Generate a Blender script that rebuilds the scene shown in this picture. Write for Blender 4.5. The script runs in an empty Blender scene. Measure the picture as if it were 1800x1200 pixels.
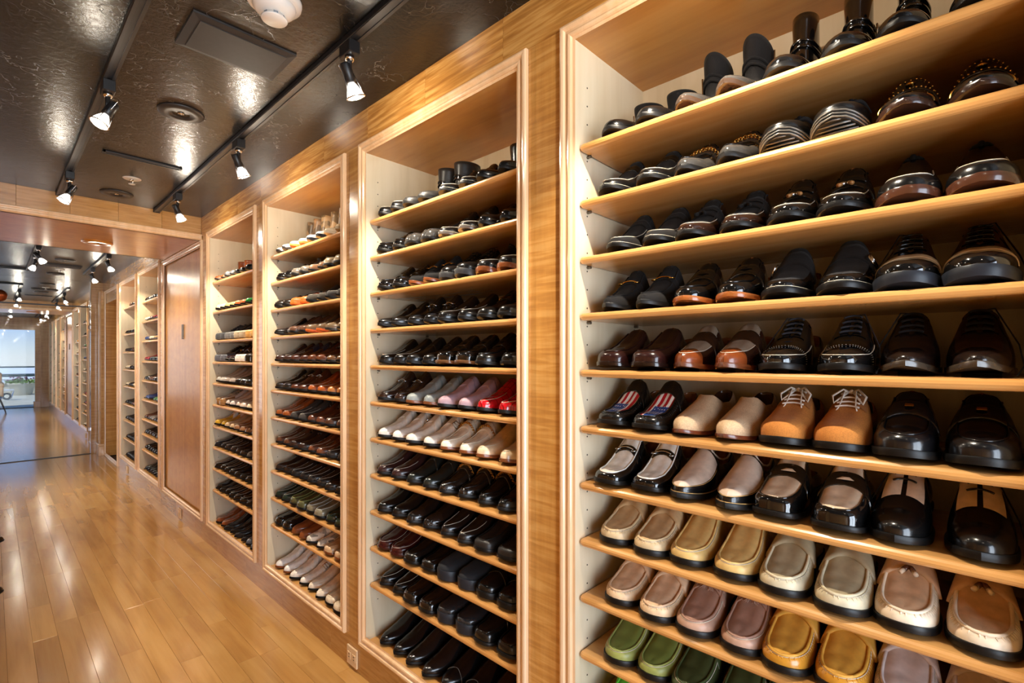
import bpy, bmesh, math, random
import numpy as np
from mathutils import Vector, Matrix
random.seed(7)
SC = bpy.context.scene
COL = SC.collection
R = math.radians

# ------------------------------------------------------------------ camera, sky, exposure, daylight
cam_d = bpy.data.cameras.new('camera'); cam = bpy.data.objects.new('camera', cam_d); COL.objects.link(cam)
cam.location = (-1.085, 0.0, 1.3535); cam.rotation_euler = (R(90), 0, R(-46.41))
cam_d.sensor_width = 36; cam_d.lens = 17.44; cam_d.shift_y = 27 / 1800; cam_d.clip_start = 0.02
SC.camera = cam
SC.view_settings.view_transform = 'Standard'; SC.view_settings.look = 'None'
SC.view_settings.gamma = 1; SC.view_settings.use_curve_mapping = False
SC.view_settings.exposure = 0.56

W = bpy.data.worlds.new('sky'); SC.world = W; W.use_nodes = True
nt = W.node_tree; nt.nodes.clear()
o_ = nt.nodes.new('ShaderNodeOutputWorld'); b_ = nt.nodes.new('ShaderNodeBackground')
tc = nt.nodes.new('ShaderNodeTexCoord'); sx = nt.nodes.new('ShaderNodeSeparateXYZ'); cr = nt.nodes.new('ShaderNodeValToRGB')
nt.links.new(tc.outputs['Generated'], sx.inputs[0]); nt.links.new(sx.outputs['Z'], cr.inputs[0])
e = cr.color_ramp.elements
e[0].position = 0.0; e[0].color = (0.92, 0.95, 0.98, 1); e[1].position = 0.6; e[1].color = (0.10, 0.27, 0.72, 1)
k = e.new(0.06); k.color = (0.38, 0.60, 1.0, 1)
k = e.new(0.012); k.color = (0.82, 0.90, 0.98, 1)
nt.links.new(cr.outputs[0], b_.inputs[0]); b_.inputs[1].default_value = 0.66
nt.links.new(b_.outputs[0], o_.inputs[0])

sun_d = bpy.data.lights.new('sun', 'SUN'); sun_d.energy = 2.6; sun_d.angle = .01; sun_d.color = (1, .96, .9)
sun = bpy.data.objects.new('sun', sun_d); COL.objects.link(sun)
sun.rotation_euler = Vector((.5, .45, -1)).to_track_quat('-Z', 'Y').to_euler()

def area(name, loc, rot, sx, sy, power, col):
    d = bpy.data.lights.new(name, 'AREA'); d.shape = 'RECTANGLE'; d.size = sx; d.size_y = sy
    d.energy = power; d.color = col
    o = bpy.data.objects.new(name, d); COL.objects.link(o); o.location = loc; o.rotation_euler = rot
    return o
# daylight through the glazed door behind the photographer (the far door is lit by the sky itself)
area('daylight_near_door', (-1.15, -1.72, 1.12), (R(-90), 0, R(180)), 1.5, 2.0, 76, (0.76, 0.87, 1.0))
# daylight through the windows in the left wall of the farther sections
for _y, _p in ((6.9, 15), (11.3, 14), (15.6, 20)):
    area('daylight_side_window', (-1.455, _y, 1.35), (R(90), 0, R(-90)), 1.5, 1.5, _p, (0.96, 0.97, 1.0))
# tracing depth for an interior
SC.cycles.max_bounces = 5; SC.cycles.diffuse_bounces = 3; SC.cycles.glossy_bounces = 2; SC.cycles.transmission_bounces = 3; SC.cycles.transparent_max_bounces = 6
SC.cycles.adaptive_threshold = 0.04; SC.cycles.caustics_reflective = False; SC.cycles.caustics_refractive = False

# ------------------------------------------------------------------ helpers
def lin(c):
    return tuple(((v / 255) / 12.92 if v / 255 <= .04045 else ((v / 255 + .055) / 1.055) ** 2.4) for v in c)
def tag(o, label=None, cat=None, group=None, kind=None):
    if label: o['label'] = label
    if cat: o['category'] = cat
    if group: o['group'] = group
    if kind: o['kind'] = kind
    return o
def empty(name, loc=(0, 0, 0), rz=0, parent=None):
    o = bpy.data.objects.new(name, None); COL.objects.link(o); o.location = loc; o.rotation_euler = (0, 0, rz)
    o.empty_display_size = .05
    if parent: o.parent = parent
    return o
def mesh(name, v, f, smooth=False, weld=0, nmat=1):
    me = bpy.data.meshes.new(name)
    me.from_pydata([tuple(map(float, p)) for p in v], [], [tuple(int(i) for i in q) for q in f])
    if weld:
        bm = bmesh.new(); bm.from_mesh(me); bmesh.ops.remove_doubles(bm, verts=bm.verts, dist=weld)
        bmesh.ops.recalc_face_normals(bm, faces=bm.faces)
        bm.to_mesh(me); bm.free()
    if smooth:
        me.polygons.foreach_set('use_smooth', [True] * len(me.polygons))
        if smooth == 'sharp': me.set_sharp_from_angle(angle=R(38))
    for _ in range(nmat): me.materials.append(None)
    return me
def obj(name, me, mat=None, parent=None, loc=(0, 0, 0), rot=(0, 0, 0), scale=(1, 1, 1)):
    o = bpy.data.objects.new(name, me); COL.objects.link(o)
    o.location = loc; o.rotation_euler = rot; o.scale = scale
    if parent: o.parent = parent
    if mat:
        o.material_slots[0].link = 'OBJECT'; o.material_slots[0].material = mat
    return o
class G:
    """collects shapes into one vertex / face list"""
    def __init__(s): s.v = []; s.f = []
    def add(s, v, f):
        n = len(s.v); s.v += [tuple(p) for p in v]; s.f += [tuple(i + n for i in q) for q in f]; return s
    def box(s, x0, x1, y0, y1, z0, z1, b=0.0):
        if b <= 0:
            v = [(x, y, z) for x in (x0, x1) for y in (y0, y1) for z in (z0, z1)]
            return s.add(v, [(0, 1, 3, 2), (4, 6, 7, 5), (0, 4, 5, 1), (2, 3, 7, 6), (0, 2, 6, 4), (1, 5, 7, 3)])
        c = ((x0 + x1) / 2, (y0 + y1) / 2, (z0 + z1) / 2); h = ((x1 - x0) / 2, (y1 - y0) / 2, (z1 - z0) / 2)
        b = min(b, *[k * .49 for k in h])
        v = []; idx = {}
        for i in (-1, 1):
            for j in (-1, 1):
                for k in (-1, 1):
                    for ax in range(3):
                        p = [i * h[0], j * h[1], k * h[2]]
                        for a2 in range(3):
                            if a2 != ax: p[a2] -= (i, j, k)[a2] * b
                        idx[(i, j, k, ax)] = len(v); v.append(tuple(c[q] + p[q] for q in range(3)))
        f = []
        for ax in range(3):
            a, d = [q for q in range(3) if q != ax]
            for sgn in (-1, 1):
                def K(p, q):
                    t = [0, 0, 0]; t[ax] = sgn; t[a] = p; t[d] = q; return idx[(t[0], t[1], t[2], ax)]
                f.append((K(-1, -1), K(1, -1), K(1, 1), K(-1, 1)))
        for a, d in ((0, 1), (0, 2), (1, 2)):
            r = 3 - a - d
            for p in (-1, 1):
                for q in (-1, 1):
                    def K2(u, ax):
                        t = [0, 0, 0]; t[a] = p; t[d] = q; t[r] = u; return idx[(t[0], t[1], t[2], ax)]
                    f.append((K2(-1, a), K2(1, a), K2(1, d), K2(-1, d)))
        for i in (-1, 1):
            for j in (-1, 1):
                for k in (-1, 1):
                    f.append(tuple(idx[(i, j, k, ax)] for ax in range(3)))
        return s.add(v, f)
    def tube(s, pts, r, n=6, cap=True):
        P = [Vector(p) for p in pts]; rr = r if hasattr(r, '__len__') else [r] * len(P)
        base = len(s.v); prev = None
        for i, p in enumerate(P):
            t = (P[min(i + 1, len(P) - 1)] - P[max(i - 1, 0)]);
            t = t.normalized() if t.length > 1e-9 else Vector((0, 0, 1))
            if prev is None:
                u = t.cross(Vector((0, 0, 1)));
                if u.length < 1e-3: u = t.cross(Vector((0, 1, 0)))
            else:
                u = prev - t * prev.dot(t)
                if u.length < 1e-6: u = t.orthogonal()
            u.normalize(); w = t.cross(u); prev = u
            for k in range(n):
                a = 2 * math.pi * k / n
                s.v.append(tuple(p + (u * math.cos(a) + w * math.sin(a)) * rr[i]))
        for i in range(len(P) - 1):
            for k in range(n):
                a = base + i * n + k; b = base + i * n + (k + 1) % n
                s.f.append((a, b, b + n, a + n))
        if cap:
            s.f.append(tuple(base + k for k in range(n))[::-1]); m = base + (len(P) - 1) * n
            s.f.append(tuple(m + k for k in range(n)))
        return s
    def lathe(s, prof, n=24, c=(0, 0, 0), ax=2):
        base = len(s.v)
        for (r, z) in prof:
            for k in range(n):
                a = 2 * math.pi * k / n
                p = (r * math.cos(a), r * math.sin(a), z)
                if ax == 0: p = (p[2], p[0], p[1])
                s.v.append(tuple(c[q] + p[q] for q in range(3)))
        for i in range(len(prof) - 1):
            for k in range(n):
                a = base + i * n + k; b = base + i * n + (k + 1) % n
                s.f.append((a, b, b + n, a + n))
        s.f.append(tuple(base + k for k in range(n))[::-1]); m = base + (len(prof) - 1) * n
        s.f.append(tuple(m + k for k in range(n)))
        return s
    def ball(s, c, r, n=8, m=5, sc=(1, 1, 1)):
        prof = [(max(r * math.sin(math.pi * i / m), r * .02), -r * math.cos(math.pi * i / m)) for i in range(m + 1)]
        g = G().lathe(prof, n)
        return s.add([(c[0] + p[0] * sc[0], c[1] + p[1] * sc[1], c[2] + p[2] * sc[2]) for p in g.v], g.f)
    def torus(s, c, R1, r, nrm='z', n=18, m=6, sc=1.0):
        pts = []
        for i in range(n + 1):
            a = 2 * math.pi * i / n; p = (R1 * math.cos(a), R1 * sc * math.sin(a))
            pts.append({'z': (c[0] + p[0], c[1] + p[1], c[2]), 'x': (c[0], c[1] + p[0], c[2] + p[1]), 'y': (c[0] + p[0], c[1], c[2] + p[1])}[nrm])
        return s.tube(pts, r, m, cap=False)
    def tf(s, M):
        s.v = [tuple(M @ Vector(p)) for p in s.v]; return s
    def me(s, name, smooth=False, weld=0): return mesh(name, s.v, s.f, smooth, weld)

# ------------------------------------------------------------------ materials
def newmat(name):
    m = bpy.data.materials.new(name); m.use_nodes = True; t = m.node_tree
    p = t.nodes['Principled BSDF']; return m, t, p
def N(t, typ, **kw):
    n = t.nodes.new(typ)
    for k, v in kw.items():
        if k in n.inputs: n.inputs[k].default_value = v
        else: setattr(n, k, v)
    return n
def L(t, a, b): t.links.new(a, b)
def coords(t, scale, rnd=True, space='pos', rot=(0, 0, 0)):
    if space == 'pos': src = N(t, 'ShaderNodeNewGeometry').outputs['Position']
    else: src = N(t, 'ShaderNodeTexCoord').outputs['Object']
    mp = N(t, 'ShaderNodeMapping'); mp.inputs['Scale'].default_value = scale; mp.inputs['Rotation'].default_value = rot
    L(t, src, mp.inputs['Vector'])
    if rnd:
        oi = N(t, 'ShaderNodeObjectInfo'); ml = N(t, 'ShaderNodeMath', operation='MULTIPLY'); ml.inputs[1].default_value = 37.0
        L(t, oi.outputs['Random'], ml.inputs[0]); L(t, ml.outputs[0], mp.inputs['Location'])
        return mp.outputs[0], oi.outputs['Random']
    return mp.outputs[0], None
def ramp(t, fac, stops):
    r = N(t, 'ShaderNodeValToRGB'); e = r.color_ramp.elements
    while len(e) < len(stops): e.new(0.5)
    for el, (p, c) in zip(e, stops): el.position = p; el.color = (*c, 1) if len(c) == 3 else c
    L(t, fac, r.inputs[0]); return r.outputs[0]
def mixc(t, a, b, fac, mode='MIX'):
    m = N(t, 'ShaderNodeMix', data_type='RGBA', blend_type=mode)
    if isinstance(fac, (int, float)): m.inputs[0].default_value = fac
    else: L(t, fac, m.inputs[0])
    for i, x in ((6, a), (7, b)):
        if isinstance(x, tuple): m.inputs[i].default_value = (*x[:3], 1)
        else: L(t, x, m.inputs[i])
    return m.outputs[2]
def bump(t, h, p, s, d=.002):
    b = N(t, 'ShaderNodeBump'); b.inputs['Strength'].default_value = s; b.inputs['Distance'].default_value = d
    L(t, h, b.inputs['Height']); L(t, b.outputs[0], p.inputs['Normal'])
def wood(name, dark, mid, light, fig, grain, rough=.28, coat=.35, figamt=.5, vary=.12, rot=(0, 0, 0), crough=.12, dist=.6):
    """fig: scale of the cross figure; grain: scale of the long grain"""
    m, t, p = newmat(name)
    c1, rnd = coords(t, fig, rot=rot); c2, _ = coords(t, grain, rot=rot)
    n1 = N(t, 'ShaderNodeTexNoise', Scale=1.0, Detail=3.0, Roughness=.5, Distortion=dist); L(t, c1, n1.inputs['Vector'])
    n2 = N(t, 'ShaderNodeTexNoise', Scale=1.0, Detail=5.0, Roughness=.6, Distortion=.2); L(t, c2, n2.inputs['Vector'])
    a = ramp(t, n2.outputs[0], [(.25, dark), (.5, mid), (.78, light)])
    b = ramp(t, n1.outputs[0], [(.36, dark), (.5, mid), (.64, light)])
    c = mixc(t, a, b, figamt)
    hv = N(t, 'ShaderNodeHueSaturation')
    mr = N(t, 'ShaderNodeMapRange'); mr.inputs[3].default_value = 1 - vary; mr.inputs[4].default_value = 1 + vary
    L(t, rnd, mr.inputs[0]); L(t, mr.outputs[0], hv.inputs['Value']); L(t, c, hv.inputs['Color'])
    L(t, hv.outputs[0], p.inputs['Base Color'])
    p.inputs['Roughness'].default_value = rough; p.inputs['Coat Weight'].default_value = coat; p.inputs['Coat Roughness'].default_value = crough
    bump(t, n2.outputs[0], p, .06, .001)
    return m
VENEER = wood('figured_veneer_upright', lin((156, 104, 50)), lin((190, 136, 68)), lin((214, 168, 100)), (3, 5, 62), (14, 14, 1.6), .26, .5, .42)
FRIEZE = wood('figured_veneer_frieze', lin((146, 95, 42)), lin((188, 132, 64)), lin((222, 172, 100)), (3, 5, 84), (10, 5, 40), .24, .5, .6, rot=(.2, 0, 0), dist=.25)
BASEV = wood('figured_veneer_plinth', lin((154, 104, 52)), lin((184, 134, 72)), lin((200, 154, 94)), (3, 8, 70), (10, 3, 50), .24, .5, .35)
PANELV = wood('polished_panel_veneer', lin((176, 116, 46)), lin((200, 140, 60)), lin((212, 156, 78)), (3, 10, 20), (14, 20, 1.2), .3, .5, .3, .03, crough=.2)
MOULD = wood('moulding_maple', lin((214, 172, 126)), lin((228, 190, 148)), lin((236, 204, 168)), (6, 6, 6), (30, 30, 3), .2, .6, .2, .02)
MAPLE = wood('cabinet_maple', lin((202, 184, 152)), lin((214, 198, 168)), lin((222, 208, 182)), (4, 5, 3), (22, 26, 2), .34, .25, .35, .03)
SHELFW = wood('shelf_maple', lin((186, 128, 66)), lin((206, 149, 84)), lin((220, 168, 104)), (9, 3, 8), (26, 2.2, 26), .26, .4, .3, .04)
TOPW = wood('cabinet_top_maple', lin((184, 120, 54)), lin((204, 142, 70)), lin((216, 158, 88)), (9, 3, 8), (26, 2.2, 26), .3, .3, .3, .04)
FLOORW = wood('oak_plank', lin((150, 106, 56)), lin((178, 133, 74)), lin((192, 150, 90)), (7, 1.3, 6), (30, 1.5, 30), .2, .5, .5, .085)

def plain(name, col, rough=.5, metal=0, coat=0, emit=None, es=0):
    m, t, p = newmat(name); p.inputs['Base Color'].default_value = (*lin(col), 1)
    p.inputs['Roughness'].default_value = rough; p.inputs['Metallic'].default_value = metal; p.inputs['Coat Weight'].default_value = coat
    nz = N(t, 'ShaderNodeTexNoise', Scale=60.0, Detail=2.0); L(t, N(t, 'ShaderNodeTexCoord').outputs['Object'], nz.inputs['Vector'])
    mr = N(t, 'ShaderNodeMapRange'); mr.inputs[3].default_value = max(rough - .04, .02); mr.inputs[4].default_value = min(rough + .04, 1)
    L(t, nz.outputs[0], mr.inputs[0]); L(t, mr.outputs[0], p.inputs['Roughness'])
    if emit: p.inputs['Emission Color'].default_value = (*emit, 1); p.inputs['Emission Strength'].default_value = es
    return m
BLACKM = plain('black_metal', (26, 25, 26), .4)
TRACKM = plain('track_grey_black', (52, 50, 49), .35, .3)
CHROME = plain('chrome', (215, 215, 215), .12, 1)
GOLD = plain('gold_metal', (222, 168, 84), .2, 1)
HOLE_SHADE = plain('hole_shade_dark', (40, 28, 18), .8)  # dark colour that paints the shade inside small holes
PIN = plain('shelf_pin_steel', (120, 112, 100), .35, .8)
WHITEP = plain('white_plastic', (226, 222, 216), .45)
GREYP = plain('grey_plastic', (120, 126, 132), .5)
REDP = plain('red_lens', (120, 24, 20), .3)
OUTLET = plain('almond_plate', (222, 192, 152), .4)
LAMP = plain('lit_lamp_glass', (255, 250, 240), .3, emit=(1, .96, .9), es=14)
LAMPB = plain('lit_reflector_glass', (250, 246, 240), .25, emit=(1, .95, .88), es=2.2)
SPEAK = plain('ceiling_cover_charcoal', (44, 42, 42), .6)
GRILL = plain('slot_diffuser_black', (30, 28, 28), .5)

def ceiling_mat():
    m, t, p = newmat('crinkled_lacquer_ceiling')
    c, _ = coords(t, (1, 1, 1), rnd=False)
    wn = N(t, 'ShaderNodeTexNoise', Scale=5.0, Detail=4.0, Roughness=.6); L(t, c, wn.inputs['Vector'])
    wm = N(t, 'ShaderNodeVectorMath', operation='MULTIPLY_ADD'); wm.inputs[1].default_value = (.42, .42, .42)
    L(t, wn.outputs['Color'], wm.inputs[0]); L(t, c, wm.inputs[2])
    lines = None
    for sc_, th in ((5.5, .011),):
        v = N(t, 'ShaderNodeTexVoronoi', feature='DISTANCE_TO_EDGE', Scale=sc_); L(t, wm.outputs[0], v.inputs['Vector'])
        r = ramp(t, v.outputs['Distance'], [(0, (1, 1, 1)), (th, (0, 0, 0))])
        lines = r if lines is None else mixc(t, lines, r, 1.0, 'ADD')
    mk = N(t, 'ShaderNodeTexNoise', Scale=3.1, Detail=2.0); L(t, c, mk.inputs['Vector'])
    mkr = ramp(t, mk.outputs[0], [(.38, (.04, .04, .04)), (.62, (.75, .75, .75))])
    ln = mixc(t, lines, mkr, 1.0, 'MULTIPLY')
    cl = N(t, 'ShaderNodeTexNoise', Scale=1.6, Detail=5.0); L(t, c, cl.inputs['Vector'])
    base = ramp(t, cl.outputs[0], [(.3, lin((20, 19, 18))), (.7, lin((33, 31, 30)))])
    L(t, mixc(t, base, lin((112, 104, 96)), ln), p.inputs['Base Color'])
    fn = N(t, 'ShaderNodeTexNoise', Scale=42.0, Detail=5.0, Roughness=.6, Distortion=1.2); L(t, c, fn.inputs['Vector'])
    ad = N(t, 'ShaderNodeMath', operation='MULTIPLY_ADD'); ad.inputs[1].default_value = .35
    L(t, ln, ad.inputs[0]); L(t, fn.outputs[0], ad.inputs[2])
    bump(t, ad.outputs[0], p, .3, .004)
    p.inputs['Roughness'].default_value = .27; p.inputs['Specular IOR Level'].default_value = .42
    return m
CEIL = ceiling_mat()

def glass_mat(name='clear_glass', tint=(.93, .95, .96)):
    m = bpy.data.materials.new(name); m.use_nodes = True; t = m.node_tree; t.nodes.clear()
    o = N(t, 'ShaderNodeOutputMaterial'); tr = N(t, 'ShaderNodeBsdfTransparent'); gl = N(t, 'ShaderNodeBsdfGlossy'); fr = N(t, 'ShaderNodeFresnel', IOR=1.15)
    tr.inputs[0].default_value = (*tint, 1); gl.inputs['Roughness'].default_value = .02
    mx = N(t, 'ShaderNodeMixShader'); L(t, fr.outputs[0], mx.inputs[0]); L(t, tr.outputs[0], mx.inputs[1]); L(t, gl.outputs[0], mx.inputs[2]); L(t, mx.outputs[0], o.inputs[0])
    return m
GLASS = glass_mat()

_lc = {}
def leather(col, kind='calf'):
    """shoe uppers: calf, patent, suede, croc, snake, woven, flag, fabric, rubber"""
    key = (col, kind)
    if key in _lc: return _lc[key]
    m, t, p = newmat('%s_%02x%02x%02x' % (kind, *col)); C = lin(col)
    c, rnd = coords(t, (1, 1, 1), rnd=(kind not in ('flag', 'plaid')), space='obj')
    n = N(t, 'ShaderNodeTexNoise', Scale=60.0, Detail=4.0); L(t, c, n.inputs['Vector'])
    v = lambda k: tuple(min(1, x * k) for x in C)
    colr = ramp(t, n.outputs[0], [(.3, v(.86)), (.7, v(1.1))])
    rough = {'calf': .23, 'patent': .1, 'suede': .9, 'croc': .16, 'snake': .35, 'woven': .45, 'fabric': .85, 'rubber': .42, 'soft': .42}.get(kind, .4)
    p.inputs['Roughness'].default_value = rough; p.inputs['Specular IOR Level'].default_value = .28 if kind in ('rubber', 'suede', 'fabric') else .42
    if kind in ('patent', 'croc'): p.inputs['Coat Weight'].default_value = .8; p.inputs['Coat Roughness'].default_value = .05
    if kind == 'calf': p.inputs['Coat Weight'].default_value = .3; p.inputs['Coat Roughness'].default_value = .1
    h = n.outputs[0]; bs = .05
    if kind in ('suede', 'fabric'):
        n2 = N(t, 'ShaderNodeTexNoise', Scale=420.0 if kind == 'suede' else 600, Detail=3.0); L(t, c, n2.inputs['Vector']); h = n2.outputs[0]; bs = .35
        colr = mixc(t, colr, ramp(t, n2.outputs[0], [(.35, v(.7)), (.65, v(1.2))]), .5)
        p.inputs['Sheen Weight'].default_value = .04
    if kind == 'croc':
        vo = N(t, 'ShaderNodeTexVoronoi', feature='DISTANCE_TO_EDGE', Scale=85.0); L(t, c, vo.inputs['Vector'])
        h = ramp(t, vo.outputs['Distance'], [(0, (0, 0, 0)), (.12, (1, 1, 1))]); bs = .5
        colr = mixc(t, v(.45), colr, h)
    if kind == 'snake':
        vo = N(t, 'ShaderNodeTexVoronoi', Scale=46.0); L(t, c, vo.inputs['Vector'])
        colr = mixc(t, colr, ramp(t, vo.outputs['Color'], [(.3, v(.25)), (.55, v(1.25))]), .75); bs = .2
    if kind == 'woven':
        w = N(t, 'ShaderNodeTexWave', Scale=230.0, Distortion=.4); L(t, c, w.inputs['Vector'])
        w2 = N(t, 'ShaderNodeTexWave', Scale=230.0, Distortion=.4, bands_direction='Y'); L(t, c, w2.inputs['Vector'])
        mm = mixc(t, w.outputs[0], w2.outputs[0], .5); h = mm; bs = .4
        colr = mixc(t, v(.65), v(1.2), ramp(t, mm, [(.3, (0, 0, 0)), (.7, (1, 1, 1))]))
    if kind == 'plaid':
        sp = N(t, 'ShaderNodeSeparateXYZ'); L(t, c, sp.inputs[0]); acc = None
        for ax in ('X', 'Y'):
            f = N(t, 'ShaderNodeMath', operation='MULTIPLY'); f.inputs[1].default_value = 42; L(t, sp.outputs[ax], f.inputs[0])
            fr = N(t, 'ShaderNodeMath', operation='FRACT'); L(t, f.outputs[0], fr.inputs[0])
            g = N(t, 'ShaderNodeMath', operation='LESS_THAN'); g.inputs[1].default_value = .09; L(t, fr.outputs[0], g.inputs[0])
            acc = g.outputs[0] if acc is None else mixc(t, acc, g.outputs[0], 1.0, 'ADD')
        colr = mixc(t, colr, v(.35), acc); p.inputs['Roughness'].default_value = .15; p.inputs['Coat Weight'].default_value = .6
    if kind == 'flag':
        sp = N(t, 'ShaderNodeSeparateXYZ'); L(t, c, sp.inputs[0])
        f = N(t, 'ShaderNodeMath', operation='MULTIPLY_ADD'); f.inputs[1].default_value = 62; L(t, sp.outputs['Y'], f.inputs[0])
        f.inputs[2].default_value = 20.0
        fr = N(t, 'ShaderNodeMath', operation='FRACT'); L(t, f.outputs[0], fr.inputs[0])
        g = N(t, 'ShaderNodeMath', operation='GREATER_THAN'); g.inputs[1].default_value = .5; L(t, fr.outputs[0], g.inputs[0])
        stripes = mixc(t, lin((236, 232, 226)), lin((176, 22, 34)), g.outputs[0])
        vo = N(t, 'ShaderNodeTexVoronoi', Scale=150.0, Randomness=.0); L(t, c, vo.inputs['Vector'])
        st = N(t, 'ShaderNodeMath', operation='LESS_THAN'); st.inputs[1].default_value = .3; L(t, vo.outputs['Distance'], st.inputs[0])
        blue = mixc(t, lin((34, 70, 140)), lin((236, 236, 240)), st.outputs[0])
        ux = N(t, 'ShaderNodeMath', operation='GREATER_THAN'); ux.inputs[1].default_value = .206; L(t, sp.outputs['X'], ux.inputs[0])
        uy = N(t, 'ShaderNodeMath', operation='GREATER_THAN'); uy.inputs[1].default_value = -.012; L(t, sp.outputs['Y'], uy.inputs[0])
        ml = N(t, 'ShaderNodeMath', operation='MULTIPLY'); L(t, ux.outputs[0], ml.inputs[0]); L(t, uy.outputs[0], ml.inputs[1])
        colr = mixc(t, stripes, blue, ml.outputs[0]); p.inputs['Roughness'].default_value = .4
    L(t, colr, p.inputs['Base Color']); bump(t, h, p, bs, .0012)
    _lc[key] = m; return m

# ------------------------------------------------------------------ the setting
CZ = 2.394          # ceiling height
FZ, MT, MB_ = 2.253, 2.253, .135   # frame tops / bottoms
Y0, Y1 = -1.7, 18.4
U = [(-.115, .8425), (.9664, 1.9221), (2.0445, 2.9965), (3.1215, 4.0735), (5.55, 6.505), (6.63, 7.585),
     (10.515, 11.47), (11.595, 12.55), (14.03, 14.98), (15.10, 16.06), (16.18, 17.13), (17.26, 18.21)]
wall = empty('wall_right'); tag(wall, 'honey-coloured figured wood wall framing the shoe cabinets', kind='structure')
obj('wall_backing', G().box(.40, .46, Y0, Y1, 0, CZ).me('wall_backing'), PANELV, wall)
def panel_run(name, y0, y1, z0, z1, step, mat, x0=0.0, x1=.03):
    n = max(1, round((y1 - y0) / step)); w = (y1 - y0) / n
    me = G().box(x0, x1, .0004, w - .0004, z0, z1, .0006).me(name)
    for i in range(n): obj(name, me, mat, wall, (0, y0 + i * w, 0))
BULK = [(4.24, 5.33), (12.77, 13.86)]
panel_run('frieze_panel', Y0, 4.24, MT, CZ, .40, FRIEZE)
panel_run('frieze_panel', 5.33, 12.77, MT, CZ, .46, FRIEZE)
panel_run('frieze_panel', 13.86, Y1, MT, CZ, .46, FRIEZE)
panel_run('plinth_panel', Y0, 7.75, 0, MB_, .54, BASEV)
panel_run('plinth_panel', 10.35, Y1, 0, MB_, .62, BASEV)
def stile(y0, y1, z0=MB_, z1=MT, mat=VENEER, name='stile'):
    return obj(name, G().box(0, .03, 0, y1 - y0 - .0008, z0, z1, .0006).me(name), mat, wall, (0, y0 + .0004, 0))
ed = [Y0] + [y for u in U[:4] for y in u] + [4.20]
for a, b in zip(ed[0::2], ed[1::2]): stile(a, b)
stile(5.42, 5.55); stile(6.505, 6.63); stile(7.585, 7.75); stile(10.35, 10.515); stile(11.47, 11.595); stile(12.55, 12.68)
stile(13.90, 14.03)
for a, b in ((14.98, 15.10), (16.06, 16.18), (17.13, 17.26), (18.21, Y1)): stile(a, b)

PROF = [(0, 0), (0, .010), (.003, .0145), (.008, .016), (.014, .0145), (.0165, .0105), (.0175, .0085), (.024, .0085), (.0255, .011), (.030, .0125), (.035, .011), (.0375, .007), (.038, .003), (.046, .002)]
def frame(parent, y0, y1, z0, z1, x=0.0, mat=MOULD, prof=PROF, name='moulding'):
    """four mitred moulding lengths round the rectangle y0..y1, z0..z1"""
    k = len(prof)
    for side in range(4):
        v = []
        for end in (0, 1):
            for (w, h) in prof:
                if side == 0: y, z = y0 + w, (z0 + w if end == 0 else z1 - w)
                if side == 1: y, z = y1 - w, (z0 + w if end == 0 else z1 - w)
                if side == 2: z, y = z1 - w, (y0 + w if end == 0 else y1 - w)
                if side == 3: z, y = z0 + w, (y0 + w if end == 0 else y1 - w)
                v.append((x - h, y, z))
        f = [(i, i + 1, k + i + 1, k + i) for i in range(k - 1)]
        bm = mesh(name, v, f, False, 1e-6); obj(name, bm, mat, parent)

# floor of oak planks
PW = .088
fl = obj('floor', G().box(-2.5, .46, Y0 - .1, Y1 + .1, -.06, -.0135).me('floor'), plain('subfloor', (60, 40, 24), .8)); tag(fl, 'glossy honey oak strip floor running down the corridor', kind='structure')
PL = [.45, .6, .78, .95, 1.2]
pm = [G().box(0, PW - .0005, 0, l - .0006, -.0132, 0, .0006).me('plank') for l in PL]
far = G(); fi = 0; rp = random.Random(3)
for c in range(28):
    x = .02 - PW * (c + 1); y = Y0 + rp.uniform(-.1, 0)
    while y < Y1:
        i = rp.randrange(5)
        if -1.16 < x and .35 < y < 8.7 and fi < 300:
            obj('plank', pm[i], FLOORW, fl, (x, y, 0)); fi += 1
        else: far.box(x, x + PW - .0005, y, min(y + PL[i], Y1) - .0006, -.0132, 0)
        y += PL[i]
m, t, p = newmat('oak_plank_run')
tag(obj('plank_run', far.me('plank_run'), FLOORW, fl), kind='stuff')

# ceiling
cl = obj('ceiling', G().box(-2.5, .46, Y0 - .1, Y1 + .1, CZ, CZ + .06).me('ceiling'), CEIL); tag(cl, 'dark crinkled lacquer ceiling with a leathery sheen', kind='structure')

# left side of the corridor (outside the picture), vestibule, near end wall with its glazed door
wl = empty('wall_left'); tag(wl, 'veneered wall on the other side of the corridor', kind='structure')
obj('left_panel', G().box(-1.5, -1.47, 1.2, Y1, 0, CZ).me('left_panel'), VENEER, wl)
for n_, yy in enumerate((6.9, 11.3, 15.6)):
    wd_ = empty('window_%d' % (n_ + 2)); tag(wd_, 'tall daylight window in the left wall', kind='structure'); g = G()
    for (a_, b_, c_, d_) in ((-.80, -.75, .55, 2.15), (.75, .80, .55, 2.15), (-.02, .02, .6, 2.1)): g.box(-1.47, -1.44, yy + a_, yy + b_, c_, d_, .003)
    g.box(-1.47, -1.44, yy - .75, yy + .75, .55, .6, .003).box(-1.47, -1.44, yy - .75, yy + .75, 2.1, 2.15, .003)
    obj('window_frame', g.me('window_frame'), VENEER, wd_)
    for a_, b_ in ((-.75, -.02), (.02, .75)): obj('pane', G().box(-1.469, -1.464, yy + a_, yy + b_, .6, 2.1).me('pane'), GLASS, wd_)
obj('left_return', G().box(-2.5, -1.47, 1.2, 1.24, 0, CZ).me('left_return'), VENEER, wl)
obj('left_outer', G().box(-2.5, -2.46, Y0, 1.2, 0, CZ).me('left_outer'), VENEER, wl)
wn = empty('wall_near'); tag(wn, 'end wall round the glazed door behind the photographer', kind='structure')
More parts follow.
